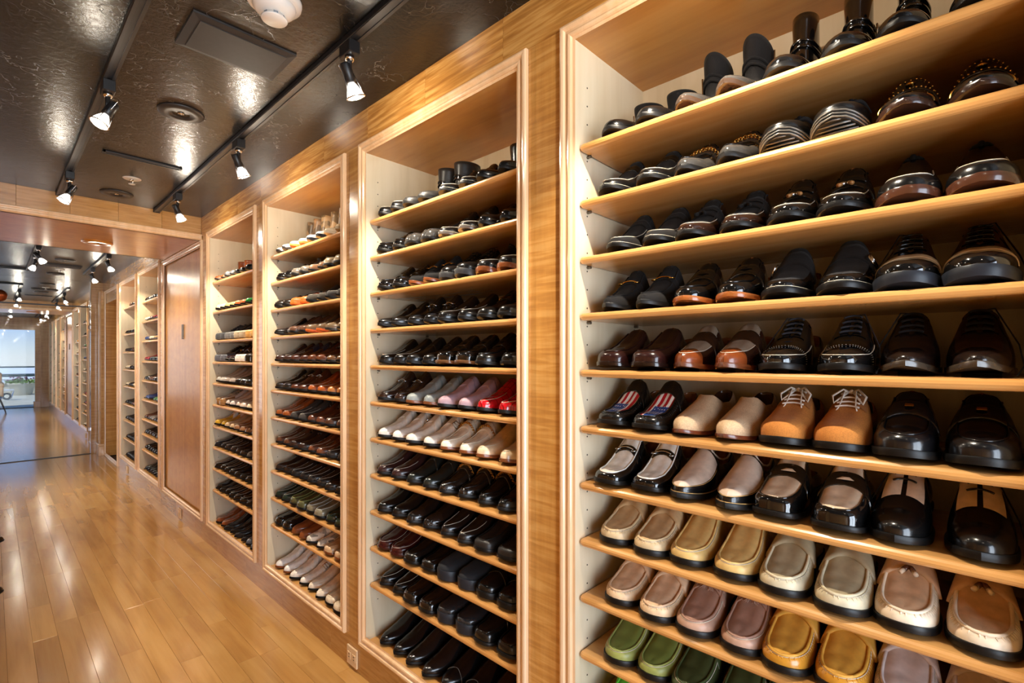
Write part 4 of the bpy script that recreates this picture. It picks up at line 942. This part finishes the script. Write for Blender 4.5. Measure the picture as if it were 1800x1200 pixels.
ROWS[3] = [
 [P('chelsea', 'tan leather boot', 'ankle_boot', COG, 'boot', sc=.9), P('almond', 'black and silver shoe', 'slip_on_shoe', c_(90, 88, 90, 'patent')), P('tallboot', 'glossy black boot', 'ankle_boot', BLP, 'boot', sc=.8), P('almond', 'black shoe', 'slip_on_shoe', BLK)],
 [P('slide', 'cream slipper', 'slipper', c_(232, 208, 170)), P('slide', 'pale gold slipper', 'slipper', c_(228, 180, 110)), P('almond', 'orange slip-on', 'slip_on_shoe', ORA), P('almond', 'bright green slip-on', 'slip_on_shoe', c_(40, 140, 60))],
 [P('sneaker', 'black sneaker with silver toe', 'sneaker', BLS, sole=c_(70, 70, 72, 'rubber'), lace=c_(30, 50, 90)), P('sneaker', 'grey-soled black sneaker', 'sneaker', BLK, sole=c_(110, 108, 106, 'rubber')), P('hightop', 'black high-top with red laces', 'sneaker', BLS, sole=c_(190, 170, 140, 'rubber'), lace=c_(190, 50, 30)), P('sneaker', 'black and tan sneaker', 'sneaker', BLK, sole=c_(210, 160, 90, 'rubber'))],
 [P('sneaker', 'black sneaker with blue sole edge', 'sneaker', BLK, sole=c_(90, 90, 96, 'rubber')), P('monk', 'plum-black shoe', 'monk_shoe', c_(44, 30, 36)), P('sneaker', 'black and white sneaker', 'sneaker', BLK, sole=WHT), P('sneaker', 'white and red sneaker', 'sneaker', WHT, facing=c_(170, 50, 40), sole=BLK)],
 [P('almond', 'pale grey slip-on', 'slip_on_shoe', c_(190, 182, 172)), P('almond', 'light taupe slip-on', 'slip_on_shoe', c_(176, 160, 146)), P('almond', 'black slip-on', 'slip_on_shoe', BLK), P('penny', 'glossy black loafer', 'loafer', BLP)],
 [P('sneaker', 'white leather sneaker with tan sole', 'sneaker', c_(214, 200, 190), sole=c_(150, 110, 70)), P('almond', 'white slip-on', 'slip_on_shoe', c_(218, 204, 192)), P('almond', 'beige-white slip-on', 'slip_on_shoe', c_(210, 190, 172)), P('almond', 'cream slip-on', 'slip_on_shoe', CRM)],
 [P('almondstrap', 'yellow and white slip-on', 'slip_on_shoe', c_(206, 160, 50), strap=WHT), P('almond', 'sand slip-on', 'slip_on_shoe', c_(196, 164, 124)), P('almond', 'tan brown slip-on', 'slip_on_shoe', c_(140, 96, 64)), P('penny', 'brown croc loafer', 'loafer', c_(96, 60, 36, 'croc'))],
 [P('almond', 'blue-black slip-on', 'slip_on_shoe', c_(26, 28, 34)), P('almond', 'dark brown slip-on', 'slip_on_shoe', c_(44, 32, 28)), P('penny', 'black-brown loafer', 'loafer', c_(40, 28, 22)), P('almond', 'grey-brown slip-on', 'slip_on_shoe', c_(92, 78, 66, 'suede'))],
 [P('almond', 'glossy blue-black slip-on', 'slip_on_shoe', BLP), P('almond', 'plain black slip-on', 'slip_on_shoe', BLK), P('penny', 'black penny loafer', 'loafer', BLK), P('almond', 'polished black slip-on', 'slip_on_shoe', BLP)],
 [P('bit', 'black loafer with dull bit', 'loafer', BLK, metal=CHROME), P('almond', 'slim black slip-on', 'slip_on_shoe', BLK), P('almond', 'shiny black slip-on', 'slip_on_shoe', BLP), P('almond', 'black slip-on with tall throat', 'slip_on_shoe', BLK)],
 [P('almond', 'cognac slip-on', 'slip_on_shoe', c_(132, 70, 36)), P('point', 'pointed black slip-on', 'slip_on_shoe', BLK), P('point', 'black pointed shoe', 'slip_on_shoe', c_(24, 24, 28)), P('almond', 'blue-grey slip-on', 'slip_on_shoe', c_(88, 94, 104))],
]
OFF = {0: [.0, .0, -.022, -.0, 0, .0, .005, 0, -.022, -.014, -.02]}
GRP = ['shoes in the nearest cabinet', 'shoes in the second nearest cabinet', 'shoes in the third nearest cabinet', 'shoes in the fourth nearest cabinet']
BAY = ['nearest cabinet', 'second nearest cabinet', 'third nearest cabinet', 'fourth nearest cabinet']
rs = random.Random(11)
YAW = {(1, 0, 1): -.07}
def toex(): return .014 + rs.uniform(-.004, .008)
for ui in range(4):
    ya, yb = U[ui]; tops = [z + ST for z in ZB[ui]] + [MB_ + .028]
    for r, row in enumerate(ROWS[ui]):
        y = yb - IN - (.078 if ui else .090) + (OFF.get(ui, [0] * 20)[r]); pitch = .0972 if (ui == 0 and r in (2, 8, 9)) else .1005
        for pi, (stl, desc, nm, md, cat, sc) in enumerate(row):
            for h in range(2):
                k = pi * 2 + h
                if r == 10 and ui == 0 and k > 1: break
                ln = STY[stl].get('Ln', .292) * sc
                yy = y - k * pitch + (-.0008 if h else .0008) + rs.uniform(-.001, .001)
                if yy < ya + .0: continue
                lab = '%s, %s from left, %s row down, %s' % (desc, ORD[k], ORD[r], BAY[ui])
                shoe(stl, md, nm, lab, (toex() + ln, yy, tops[r] + .0005), rs.uniform(-.02, .02) + YAW.get((ui, r, pi), 0), h == 0, GRP[ui], cat, sc)

# the many small shoes in the distant cabinets, past the three hundred that show largest
fm = [(15, 14, 14), (36, 26, 22), (84, 46, 26), (206, 184, 150), (40, 60, 110), (130, 24, 30), (190, 130, 60), (60, 110, 60), (120, 110, 100)]
fv, ff, fmi = [], [], []
low = [m for m in style('far')]
for ui in range(4, 12):
    ya, yb = U[ui]; tops = [z + ST for z in ZB[ui]] + [MB_ + .028]
    for z in tops:
        for pi in range(4):
            if rs.random() < (.12 if z > 1.6 else .04): continue
            ci = rs.choices(range(9), [5, 3, 2, 2, 1.2, .8, 1, .5, 1.4])[0]
            for h in range(2):
                yy = yb - IN - .085 - (pi * 2 + h) * .1005; sgn = -1 if h == 0 else 1
                for (pn, role, me, par) in low:
                    n0 = len(fv); co = np.empty(len(me.vertices) * 3); me.vertices.foreach_get('co', co); co = co.reshape(-1, 3)
                    X = .306 + toex() - co[:, 0]; Y = yy - sgn * co[:, 1]; Z = co[:, 2] + z + .0005
                    fv.extend(zip(X.tolist(), Y.tolist(), Z.tolist()))
                    for p in me.polygons:
                        q = tuple(n0 + v for v in p.vertices); ff.append(q if sgn > 0 else q[::-1]); fmi.append(0 if role == 'sole' else ci)
me = bpy.data.meshes.new('distant_shoes'); me.from_pydata(fv, [], ff)
for c in fm: me.materials.append(leather(c, 'calf'))
me.polygons.foreach_set('material_index', fmi); me.polygons.foreach_set('use_smooth', [True] * len(ff))
ds = bpy.data.objects.new('distant_shoes', me); COL.objects.link(ds); tag(ds, 'rows of tiny assorted shoes in the distant cabinets', 'shoes', None, 'stuff')

# two black shoe toes that reach in at the left edge, on the opposite low rack
rk = empty('shoe_rack', (-1.1, 3.2, 0)); tag(rk, 'low wooden rack along the left side of the corridor', 'rack')
obj('rack_plinth', G().box(-.34, -.03, -1.0, 2.0, 0, .12, .003).me('rack_plinth'), BASEV, rk)
obj('rack_board', G().box(-.36, 0, -1.0, 2.0, .12, .145, .008).me('rack_board'), SHELFW, rk)
for (yy, lab) in ((3.62, 'black shoe toe at the left picture edge, nearer of two'), (4.62, 'black shoe toe at the left picture edge, farther of two')):
    s_ = shoe('almond', mats(BLK), 'slip_on_shoe', lab, (-1.335 + (.015 if yy > 4 else 0), yy, .146), math.pi, False, 'shoes at the left edge')

# ------------------------------------------------------------------ ceiling fittings
def track(name, label, x, y0, y1, branch=None):
    e_ = empty(name, (x, y0, CZ)); tag(e_, label, 'light track', 'ceiling light tracks'); L_ = y1 - y0
    obj('track_body', G().box(-.018, .018, 0, L_, -.020, 0, .002).me('track_body'), BLACKM, e_)
    obj('track_rail', G().box(-.0165, -.007, .002, L_ - .002, -.0225, -.0195).me('track_rail'), TRACKM, e_)
    obj('track_rail', G().box(.007, .0165, .002, L_ - .002, -.0225, -.0195).me('track_rail'), TRACKM, e_)
    obj('end_cap', G().box(-.020, .020, L_ - .004, L_ + .012, -.024, 0, .002).me('end_cap'), BLACKM, e_)
    if branch:
        bx0, by = branch; obj('track_branch', G().box(bx0 - x, -.018, by - y0 - .018, by - y0 + .018, -.020, 0, .002).me('track_branch'), BLACKM, e_)
track('light_track', 'right-hand black ceiling track in the nearest section', -.278, -.5, 4.225)
track('light_track', 'left-hand black ceiling track in the nearest section', -.785, -.5, 4.225)
track('light_track', 'right ceiling track between first header and glass', -.278, 5.4, 8.1)
track('light_track', 'left ceiling track with side branch before the glass', -.785, 5.4, 8.2, (-1.46, 8.18))
track('light_track', 'right ceiling track beyond the glass screen', -.278, 9.95, 12.7)
track('light_track', 'left ceiling track with side branch beyond the glass', -.785, 9.9, 12.7, (-1.46, 9.92))
track('light_track', 'right ceiling track in the farthest section', -.278, 13.9, 17.9)
track('light_track', 'left ceiling track in the farthest section', -.785, 13.9, 17.9)
def head_meshes():
    H = {}
    H['adaptor'] = G().box(-.019, .019, -.034, .034, -.062, -.021, .002).me('adaptor')
    H['collar'] = G().lathe([(.001, -.076), (.012, -.076), (.015, -.070), (.015, -.062), (.001, -.062)], 14).me('collar', True)
    H['swivel_arm'] = G().tube([(0, 0, -.07), (0, 0, -.10)], .008, 8).box(-.008, .008, -.005, .005, -.128, -.095, .002).me('swivel_arm')
    # lamp head: axis along +z of its own frame, pivot at origin
    H['socket'] = G().lathe([(.001, -.045), (.015, -.045), (.017, -.040), (.017, .010), (.012, .014), (.001, .014)], 16).me('socket', True)
    H['reflector'] = G().lathe([(.009, .012), (.014, .020), (.021, .034), (.027, .052), (.028, .056), (.026, .056), (.010, .02)], 20).me('reflector', True)
    H['lens'] = G().lathe([(.001, .0555), (.025, .0545), (.025, .0535), (.001, .0535)], 20).me('lens')
    g = G().torus((0, 0, .058), .030, .0024, 'z', 22, 6)
    for k in range(3):
        a = 2 * math.pi * k / 3 + .5; g.tube([(.017 * math.cos(a), .017 * math.sin(a), -.01), (.030 * math.cos(a), .030 * math.sin(a), .058)], .0014, 5)
    H['cage'] = g.me('cage', True)
    g = G(); pts = []
    for k in range(9):
        a = math.pi * k / 8; pts.append((.012 + .02 * math.sin(a), 0, -.04 + .045 * (k / 8) - .03 * math.sin(a)))
    H['cable'] = G().tube(pts, .0013, 5).me('cable', True)
    return H
HM = head_meshes()
def spot(label, x, y, aim, power, cone=98, blend=.55, col=(1.0, .88, .70), small=False):
    e_ = empty('track_spotlight', (x, y, CZ)); tag(e_, label, 'spotlight', 'adjustable track spotlights')
    obj('adaptor', HM['adaptor'], BLACKM, e_); obj('collar', HM['collar'], CHROME if not small else BLACKM, e_); obj('swivel_arm', HM['swivel_arm'], BLACKM, e_)
    d = Vector(aim) - Vector((x, y, CZ - .128)); q = d.to_track_quat('Z', 'Y')
    hd = obj('socket', HM['socket'], BLACKM, e_, (0, 0, -.132)); hd.rotation_mode = 'QUATERNION'; hd.rotation_quaternion = q
    obj('reflector', HM['reflector'], LAMPB, hd); obj('lens', HM['lens'], LAMP, hd); obj('cage', HM['cage'], CHROME, hd); obj('cable', HM['cable'], CHROME, hd)
    ld = bpy.data.lights.new('lamp_beam', 'SPOT'); ld.energy = power; ld.color = col; ld.spot_size = R(cone); ld.spot_blend = blend; ld.shadow_soft_size = .012
    lo = bpy.data.objects.new('lamp_beam', ld); COL.objects.link(lo); lo.location = Vector((x, y, CZ - .132)) + d.normalized() * .066
    lo.rotation_mode = 'QUATERNION'; lo.rotation_quaternion = d.to_track_quat('-Z', 'Y'); lo.parent = None
    pd_ = bpy.data.lights.new('lamp_spill', 'POINT'); pd_.energy = power * .09; pd_.color = col; pd_.shadow_soft_size = .02
    po = bpy.data.objects.new('lamp_spill', pd_); COL.objects.link(po); po.location = Vector((x, y, CZ - .132)) + d.normalized() * .085
RS, LS = -.278, -.785
PWR = 41
for y, lab in ((.42, 'right-track spotlight above the nearest cabinet'), (1.5, 'largest spotlight on the right track, starburst glow'), (2.55, 'middle spotlight on the right track'), (3.66, 'spotlight at the far end of the right track')):
    spot(lab, RS, y, (.22, y + .05, 1.15), PWR)
for y, lab in ((-.2, 'left-track spotlight behind the photographer'), (1.1, 'left-track spotlight above the photographer'), (2.36, 'large tilted spotlight on the left track'), (3.67, 'far tilted spotlight on the left track by header')):
    spot(lab, LS, y, (-1.42, y - .1, 1.0), PWR * .3)
for x, y, aim, lab in ((RS, 6.30, (.2, 6.2, 1.2), 'nearer right spotlight between header and glass'), (RS, 7.42, (.2, 7.2, 1.2), 'farther right spotlight between header and glass'), (LS, 6.24, (.1, 6.0, 1.0), 'upper left spotlight of the close pair before glass'), (LS, 6.76, (-1.4, 6.6, 1.0), 'lower left spotlight of the close pair before glass')):
    spot(lab, x, y, aim, 20)
for x, y, lab in ((RS, 10.6, 'nearer right spotlight beyond the glass'), (RS, 11.9, 'farther right spotlight beyond the glass'), (LS, 10.6, 'nearer left spotlight beyond the glass'), (LS, 11.9, 'farther left spotlight beyond the glass'), (RS, 14.6, 'first right spotlight past the far header'), (RS, 16.2, 'second right spotlight past the far header'), (LS, 15.2, 'left spotlight past the far header')):
    spot(lab, x, y, (.2 if x == RS else -.9, y, 1.0), 20, small=True)

def downlight(x, y, z, label, ring, r=.085):
    e_ = empty('recessed_downlight', (x, y, z)); tag(e_, label, 'downlight', 'recessed ceiling downlights')
    obj('trim_ring', G().lathe([(.030, -.002), (.034, -.009), (r - .006, -.009), (r, -.003), (r, 0), (.03, 0)], 36).me('trim_ring', True), ring, e_)
    obj('baffle', G().lathe([(.001, -.0035), (.031, -.0045), (.031, -.001), (.001, -.001)], 24).me('baffle'), plain('baffle_dark', (16, 15, 15), .3), e_)
    obj('bulb', G().lathe([(.001, -.0085), (.010, -.0075), (.013, -.004), (.001, -.003)], 16).me('bulb', True), CHROME, e_)
TR = plain('downlight_trim_dark', (48, 44, 42), .45)
downlight(-.526, 2.48, CZ, 'dark round downlight between the two near tracks', TR)
downlight(-.533, 4.00, CZ, 'dark round downlight just before the first header', TR)
downlight(-.532, 7.16, CZ, 'dark downlight just past the first header', TR); downlight(-.527, 8.42, CZ, 'dark downlight just before the glass screen', TR)
downlight(-.53, 9.68, CZ, 'dark downlight just beyond the glass', TR); downlight(-.53, 10.94, CZ, 'dark downlight near the second header', TR)
downlight(-.529, 4.87, SOF, 'wood-trimmed downlight in the first header soffit', PANELV, .095)
for _y in (4.87, 13.3):
    ld = bpy.data.lights.new('downlight_beam', 'SPOT'); ld.energy = 30; ld.color = (1, .86, .66); ld.spot_size = R(150); ld.spot_blend = .6; ld.shadow_soft_size = .02
    lo = bpy.data.objects.new('downlight_beam', ld); COL.objects.link(lo); lo.location = (-.529, _y, SOF - .02)
downlight(-.529, 13.3, SOF, 'wood-trimmed downlight in the farther header soffit', PANELV, .095)
def cover(y0, y1, label):
    e_ = empty('ceiling_speaker_panel', (-.513, (y0 + y1) / 2, CZ)); tag(e_, label, 'ceiling panel', 'charcoal ceiling panels'); w = .154; h = (y1 - y0) / 2
    v = [(-w, -h, 0), (w, -h, 0), (w, h, 0), (-w, h, 0), (-w, -h, -.006), (w, -h, -.006), (w, h, -.006), (-w, h, -.006), (-w + .02, -h + .02, -.011), (w - .02, -h + .02, -.011), (w - .02, h - .02, -.011), (-w + .02, h - .02, -.011)]
    f = [(i, (i + 1) % 4, 4 + (i + 1) % 4, 4 + i) for i in range(4)] + [(4 + i, 4 + (i + 1) % 4, 8 + (i + 1) % 4, 8 + i) for i in range(4)] + [(8, 9, 10, 11)]
    obj('panel_frame', mesh('panel_frame', v, f, False, 1e-6), SPEAK, e_)
    obj('grille', G().box(-w + .024, w - .024, -h + .024, h - .024, -.0135, -.0095, .001).me('grille'), SPEAK, e_)
cover(1.715, 1.935, 'large charcoal panel in the nearest ceiling'); cover(7.5, 7.72, 'charcoal ceiling panel before the glass screen'); cover(10.4, 10.62, 'charcoal ceiling panel beyond the glass')
def slot(y, label):
    e_ = empty('slot_diffuser', (-.527, y, CZ)); tag(e_, label, 'air vent', 'ceiling slot vents')
    obj('slot_frame', G().box(-.17, .17, -.017, -.010, -.008, 0, .001).box(-.17, .17, .010, .017, -.008, 0, .001).box(-.17, -.158, -.017, .017, -.008, 0, .001).box(.158, .17, -.017, .017, -.008, 0, .001).me('slot_frame'), SPEAK, e_)
    obj('slot_blade', G().box(-.158, .158, -.003, .003, -.006, 0, .001).me('slot_blade'), GRILL, e_)
    obj('slot_shade_strip', G().box(-.158, .158, -.010, .010, -.001, 0).me('slot_shade_strip'), plain('slot_shade_black', (8, 8, 8), .9), e_)  # flat black strip paints the darkness inside the slot
slot(3.22, 'thin black slot vent in the nearest ceiling'); slot(5.9, 'thin slot vent just past the first header'); slot(11.6, 'thin slot vent near the second header')
def sprinkler(y, label):
    e_ = empty('sprinkler_head', (-.517, y, CZ)); tag(e_, label, 'sprinkler', 'ceiling sprinklers')
    obj('escutcheon', G().lathe([(.010, -.004), (.040, -.004), (.045, -.001), (.045, 0), (.01, 0)], 24).me('escutcheon', True), WHITEP, e_)
    obj('nozzle', G().lathe([(.001, -.028), (.006, -.028), (.006, -.012), (.010, -.010), (.010, -.003), (.001, -.003)], 12).me('nozzle', True), CHROME, e_)
    obj('deflector', G().lathe([(.001, -.034), (.017, -.033), (.017, -.031), (.001, -.029)], 14).me('deflector'), WHITEP, e_)
sprinkler(3.607, 'small white sprinkler in the nearest ceiling'); sprinkler(7.96, 'small sprinkler before the glass screen'); sprinkler(10.2, 'small sprinkler beyond the glass')
sd = empty('smoke_detector', (-.515, 1.50, CZ)); tag(sd, 'round white smoke detector on the near ceiling', 'smoke detector')
obj('base', G().lathe([(.001, -.018), (.066, -.018), (.073, -.012), (.075, -.004), (.075, 0), (.001, 0)], 40).me('base', True), WHITEP, sd)
obj('housing', G().lathe([(.001, -.046), (.030, -.046), (.046, -.040), (.056, -.030), (.059, -.018), (.001, -.018)], 40).me('housing', True), WHITEP, sd)
obj('chamber', G().lathe([(.001, -.060), (.034, -.060), (.036, -.057), (.030, -.055), (.028, -.046), (.001, -.046)], 32).me('chamber', True), WHITEP, sd)
for a in range(6):
    g = G().box(.0275, .0292, -.006, .006, -.054, -.047).tf(Matrix.Rotation(a * math.pi / 3 + .3, 4, 'Z')); obj('vent_slot', g.me('vent_slot'), GREYP, sd)
obj('indicator', G().ball((.02, .045, -.034), .0032).me('indicator', True), REDP, sd)

# ------------------------------------------------------------------ small wall fittings
def outlet(y, label, sc=1.0):
    e_ = empty('outlet_plate', (0, y, .055)); tag(e_, label, 'outlet', 'outlet plates on the plinth')
    obj('plate', G().box(-.008, .0, -.042, .042, -.040, .040, .003).me('plate'), OUTLET, e_)
    for s in (-1, 1):
        rcp = obj('receptacle', G().box(-.0095, -.007, s * .020 - .013, s * .020 + .013, -.015, .015, .003).me('receptacle'), OUTLET, e_)
        for dz in (-.006, .006): obj('socket_hole_shade', G().box(-.0102, -.009, s * .020 - .004, s * .020 + .004, dz - .0014, dz + .0014).me('socket_hole_shade'), HOLE_SHADE, rcp)  # raised dark bars paint the shade in the socket openings
outlet(1.985, 'outlet plate on the plinth below the second stile'); outlet(4.836, 'outlet plate below the polished wood panel'); outlet(7.15, 'outlet plate below the cabinet by the doorway'); outlet(10.75, 'outlet plate on the plinth beyond the glass')

# pendant and furniture near the far door
pd = empty('pendant_lamp', (-1.02, 8.2, 2.06)); tag(pd, 'small round copper pendant at the left edge', 'pendant lamp')
obj('shade', G().ball((0, 0, 0), .07, 20, 12).me('shade', True), plain('copper', (150, 78, 44), .3, .8), pd)
obj('cord', G().tube([(0, 0, .06), (0, 0, CZ - 2.06)], .003, 6).me('cord', True), BLACKM, pd)
ch = empty('armchair', (-1.06, 17.0, 0)); tag(ch, 'cream armchair with blue seat and slanted dark legs', 'armchair')
UPH = leather((206, 184, 150), 'fabric'); BLU = leather((36, 74, 130), 'fabric')
obj('back', G().box(-.35, .16, .2, .32, .42, .98, .05).me('back', True), UPH, ch)
obj('arm', G().tube([(.14, -.25, .66), (.14, .24, .70)], .055, 10).tube([(.14, -.23, .64), (.14, -.23, .42)], .04, 8).me('arm', True), UPH, ch)
obj('seat', G().box(-.35, .15, -.28, .24, .34, .46, .04).me('seat', True), BLU, ch)
for sx_, sy_ in ((.12, -.24), (.12, .26), (-.32, -.24), (-.32, .26)):
    obj('leg', G().tube([(sx_, sy_, .36), (sx_ * 1.9 if sx_ > 0 else sx_ - .08, sy_ * 1.2, 0)], [.018, .010], 8).me('leg', True), BLACKM, ch)
stl_ = empty('stool', (-.745, 22.2, -.12)); tag(stl_, 'low silver stool with dark round ornament below', 'stool')
obj('top', G().box(-.17, .17, -.14, .14, .40, .45, .015).me('top'), plain('silver_fabric', (190, 192, 194), .4), stl_)
for sx_ in (-1, 1):
    for sy_ in (-1, 1): obj('leg', G().tube([(sx_ * .15, sy_ * .12, .40), (sx_ * .11, sy_ * .1, .2), (sx_ * .16, sy_ * .12, 0)], .012, 8).me('leg', True), CHROME, stl_)
obj('ornament', G().torus((0, -.06, .24), .085, .03, 'y', 20, 8).me('ornament', True), BLACKM, stl_)

# ------------------------------------------------------------------ terrace and sea beyond the far door
STONE = wood('terrace_stone', lin((172, 166, 148)), lin((190, 184, 164)), lin((204, 198, 178)), (2, 2, 2), (6, 6, 6), .7, 0, .4, .03)
PALE = plain('pale_render', (206, 208, 206), .8); DARKB = plain('hedge_green_dark', (44, 58, 56), .9); SEA = plain('sea_haze', (225, 228, 226), .6)
tf_ = obj('terrace_floor', G().box(-3.5, 2.2, Y1 + .2, 26.0, -.05, -.004).me('terrace_floor'), STONE); tag(tf_, 'grey stone terrace outside the far door', kind='structure')
pw = obj('parapet_wall', G().box(-3.5, 2.2, 25.6, 25.9, -.05, .36, .02).box(-3.5, 2.2, 25.55, 25.95, .36, .42, .02).me('parapet_wall'), STONE); tag(pw, 'grey stone parapet along the terrace edge', 'parapet')
pl_ = empty('stone_planter', (-.32, 24.9, -.02)); tag(pl_, 'weathered stone planter with flowers on the terrace', 'planter')
obj('pot', G().lathe([(.001, 0), (.24, 0), (.27, .04), (.30, .22), (.34, .36), (.37, .40), (.37, .45), (.33, .45), (.31, .40), (.001, .40)], 24).me('pot', True), STONE, pl_)
g = G(); rq = random.Random(5)
for k in range(160):
    a, r = rq.uniform(0, 6.28), rq.uniform(.05, .42); c = Vector((r * math.cos(a), r * math.sin(a), .44 + rq.uniform(.0, .22) * (1 - r / .6)))
    u = Vector((rq.uniform(-1, 1), rq.uniform(-1, 1), rq.uniform(.1, 1))).normalized() * .07; w = u.orthogonal().normalized() * .028
    g.add([c - u, c + w, c + u, c - w], [(0, 1, 2, 3)])
tag(obj('foliage', g.me('foliage'), leather((104, 128, 58), 'soft'), pl_), kind='stuff')
g = G()
for k in range(22):
    a, r = rq.uniform(0, 6.28), rq.uniform(.1, .4); g.ball((r * math.cos(a), r * math.sin(a), .54 + rq.uniform(0, .12)), .03, 6, 4)
tag(obj('blossoms', g.me('blossoms', True), leather((120, 60, 90), 'soft'), pl_), kind='stuff')
bl = empty('glass_balustrade', (-.65, 26.6, -.45)); tag(bl, 'low glass and pale metal balustrade past the parapet', 'balustrade')
obj('pane', G().box(-2.8, 2.8, 0, .02, .3, .95).me('pane'), GLASS, bl); obj('top_rail', G().box(-2.8, 2.8, -.03, .05, .92, .98, .01).me('top_rail'), PALE, bl)
h1 = obj('distant_headland', G().box(-200, 200, 860, 890, -14, -10.6, .3).box(-150, 150, 470, 500, -14, -10.7, .3).me('distant_headland'), DARKB); tag(h1, 'dark distant headland under the horizon haze', kind='structure')
sea = obj('sea', G().box(-400, 400, 60, 900, -30, -12).me('sea'), SEA); tag(sea, 'pale hazy sea beyond the terrace', kind='structure')
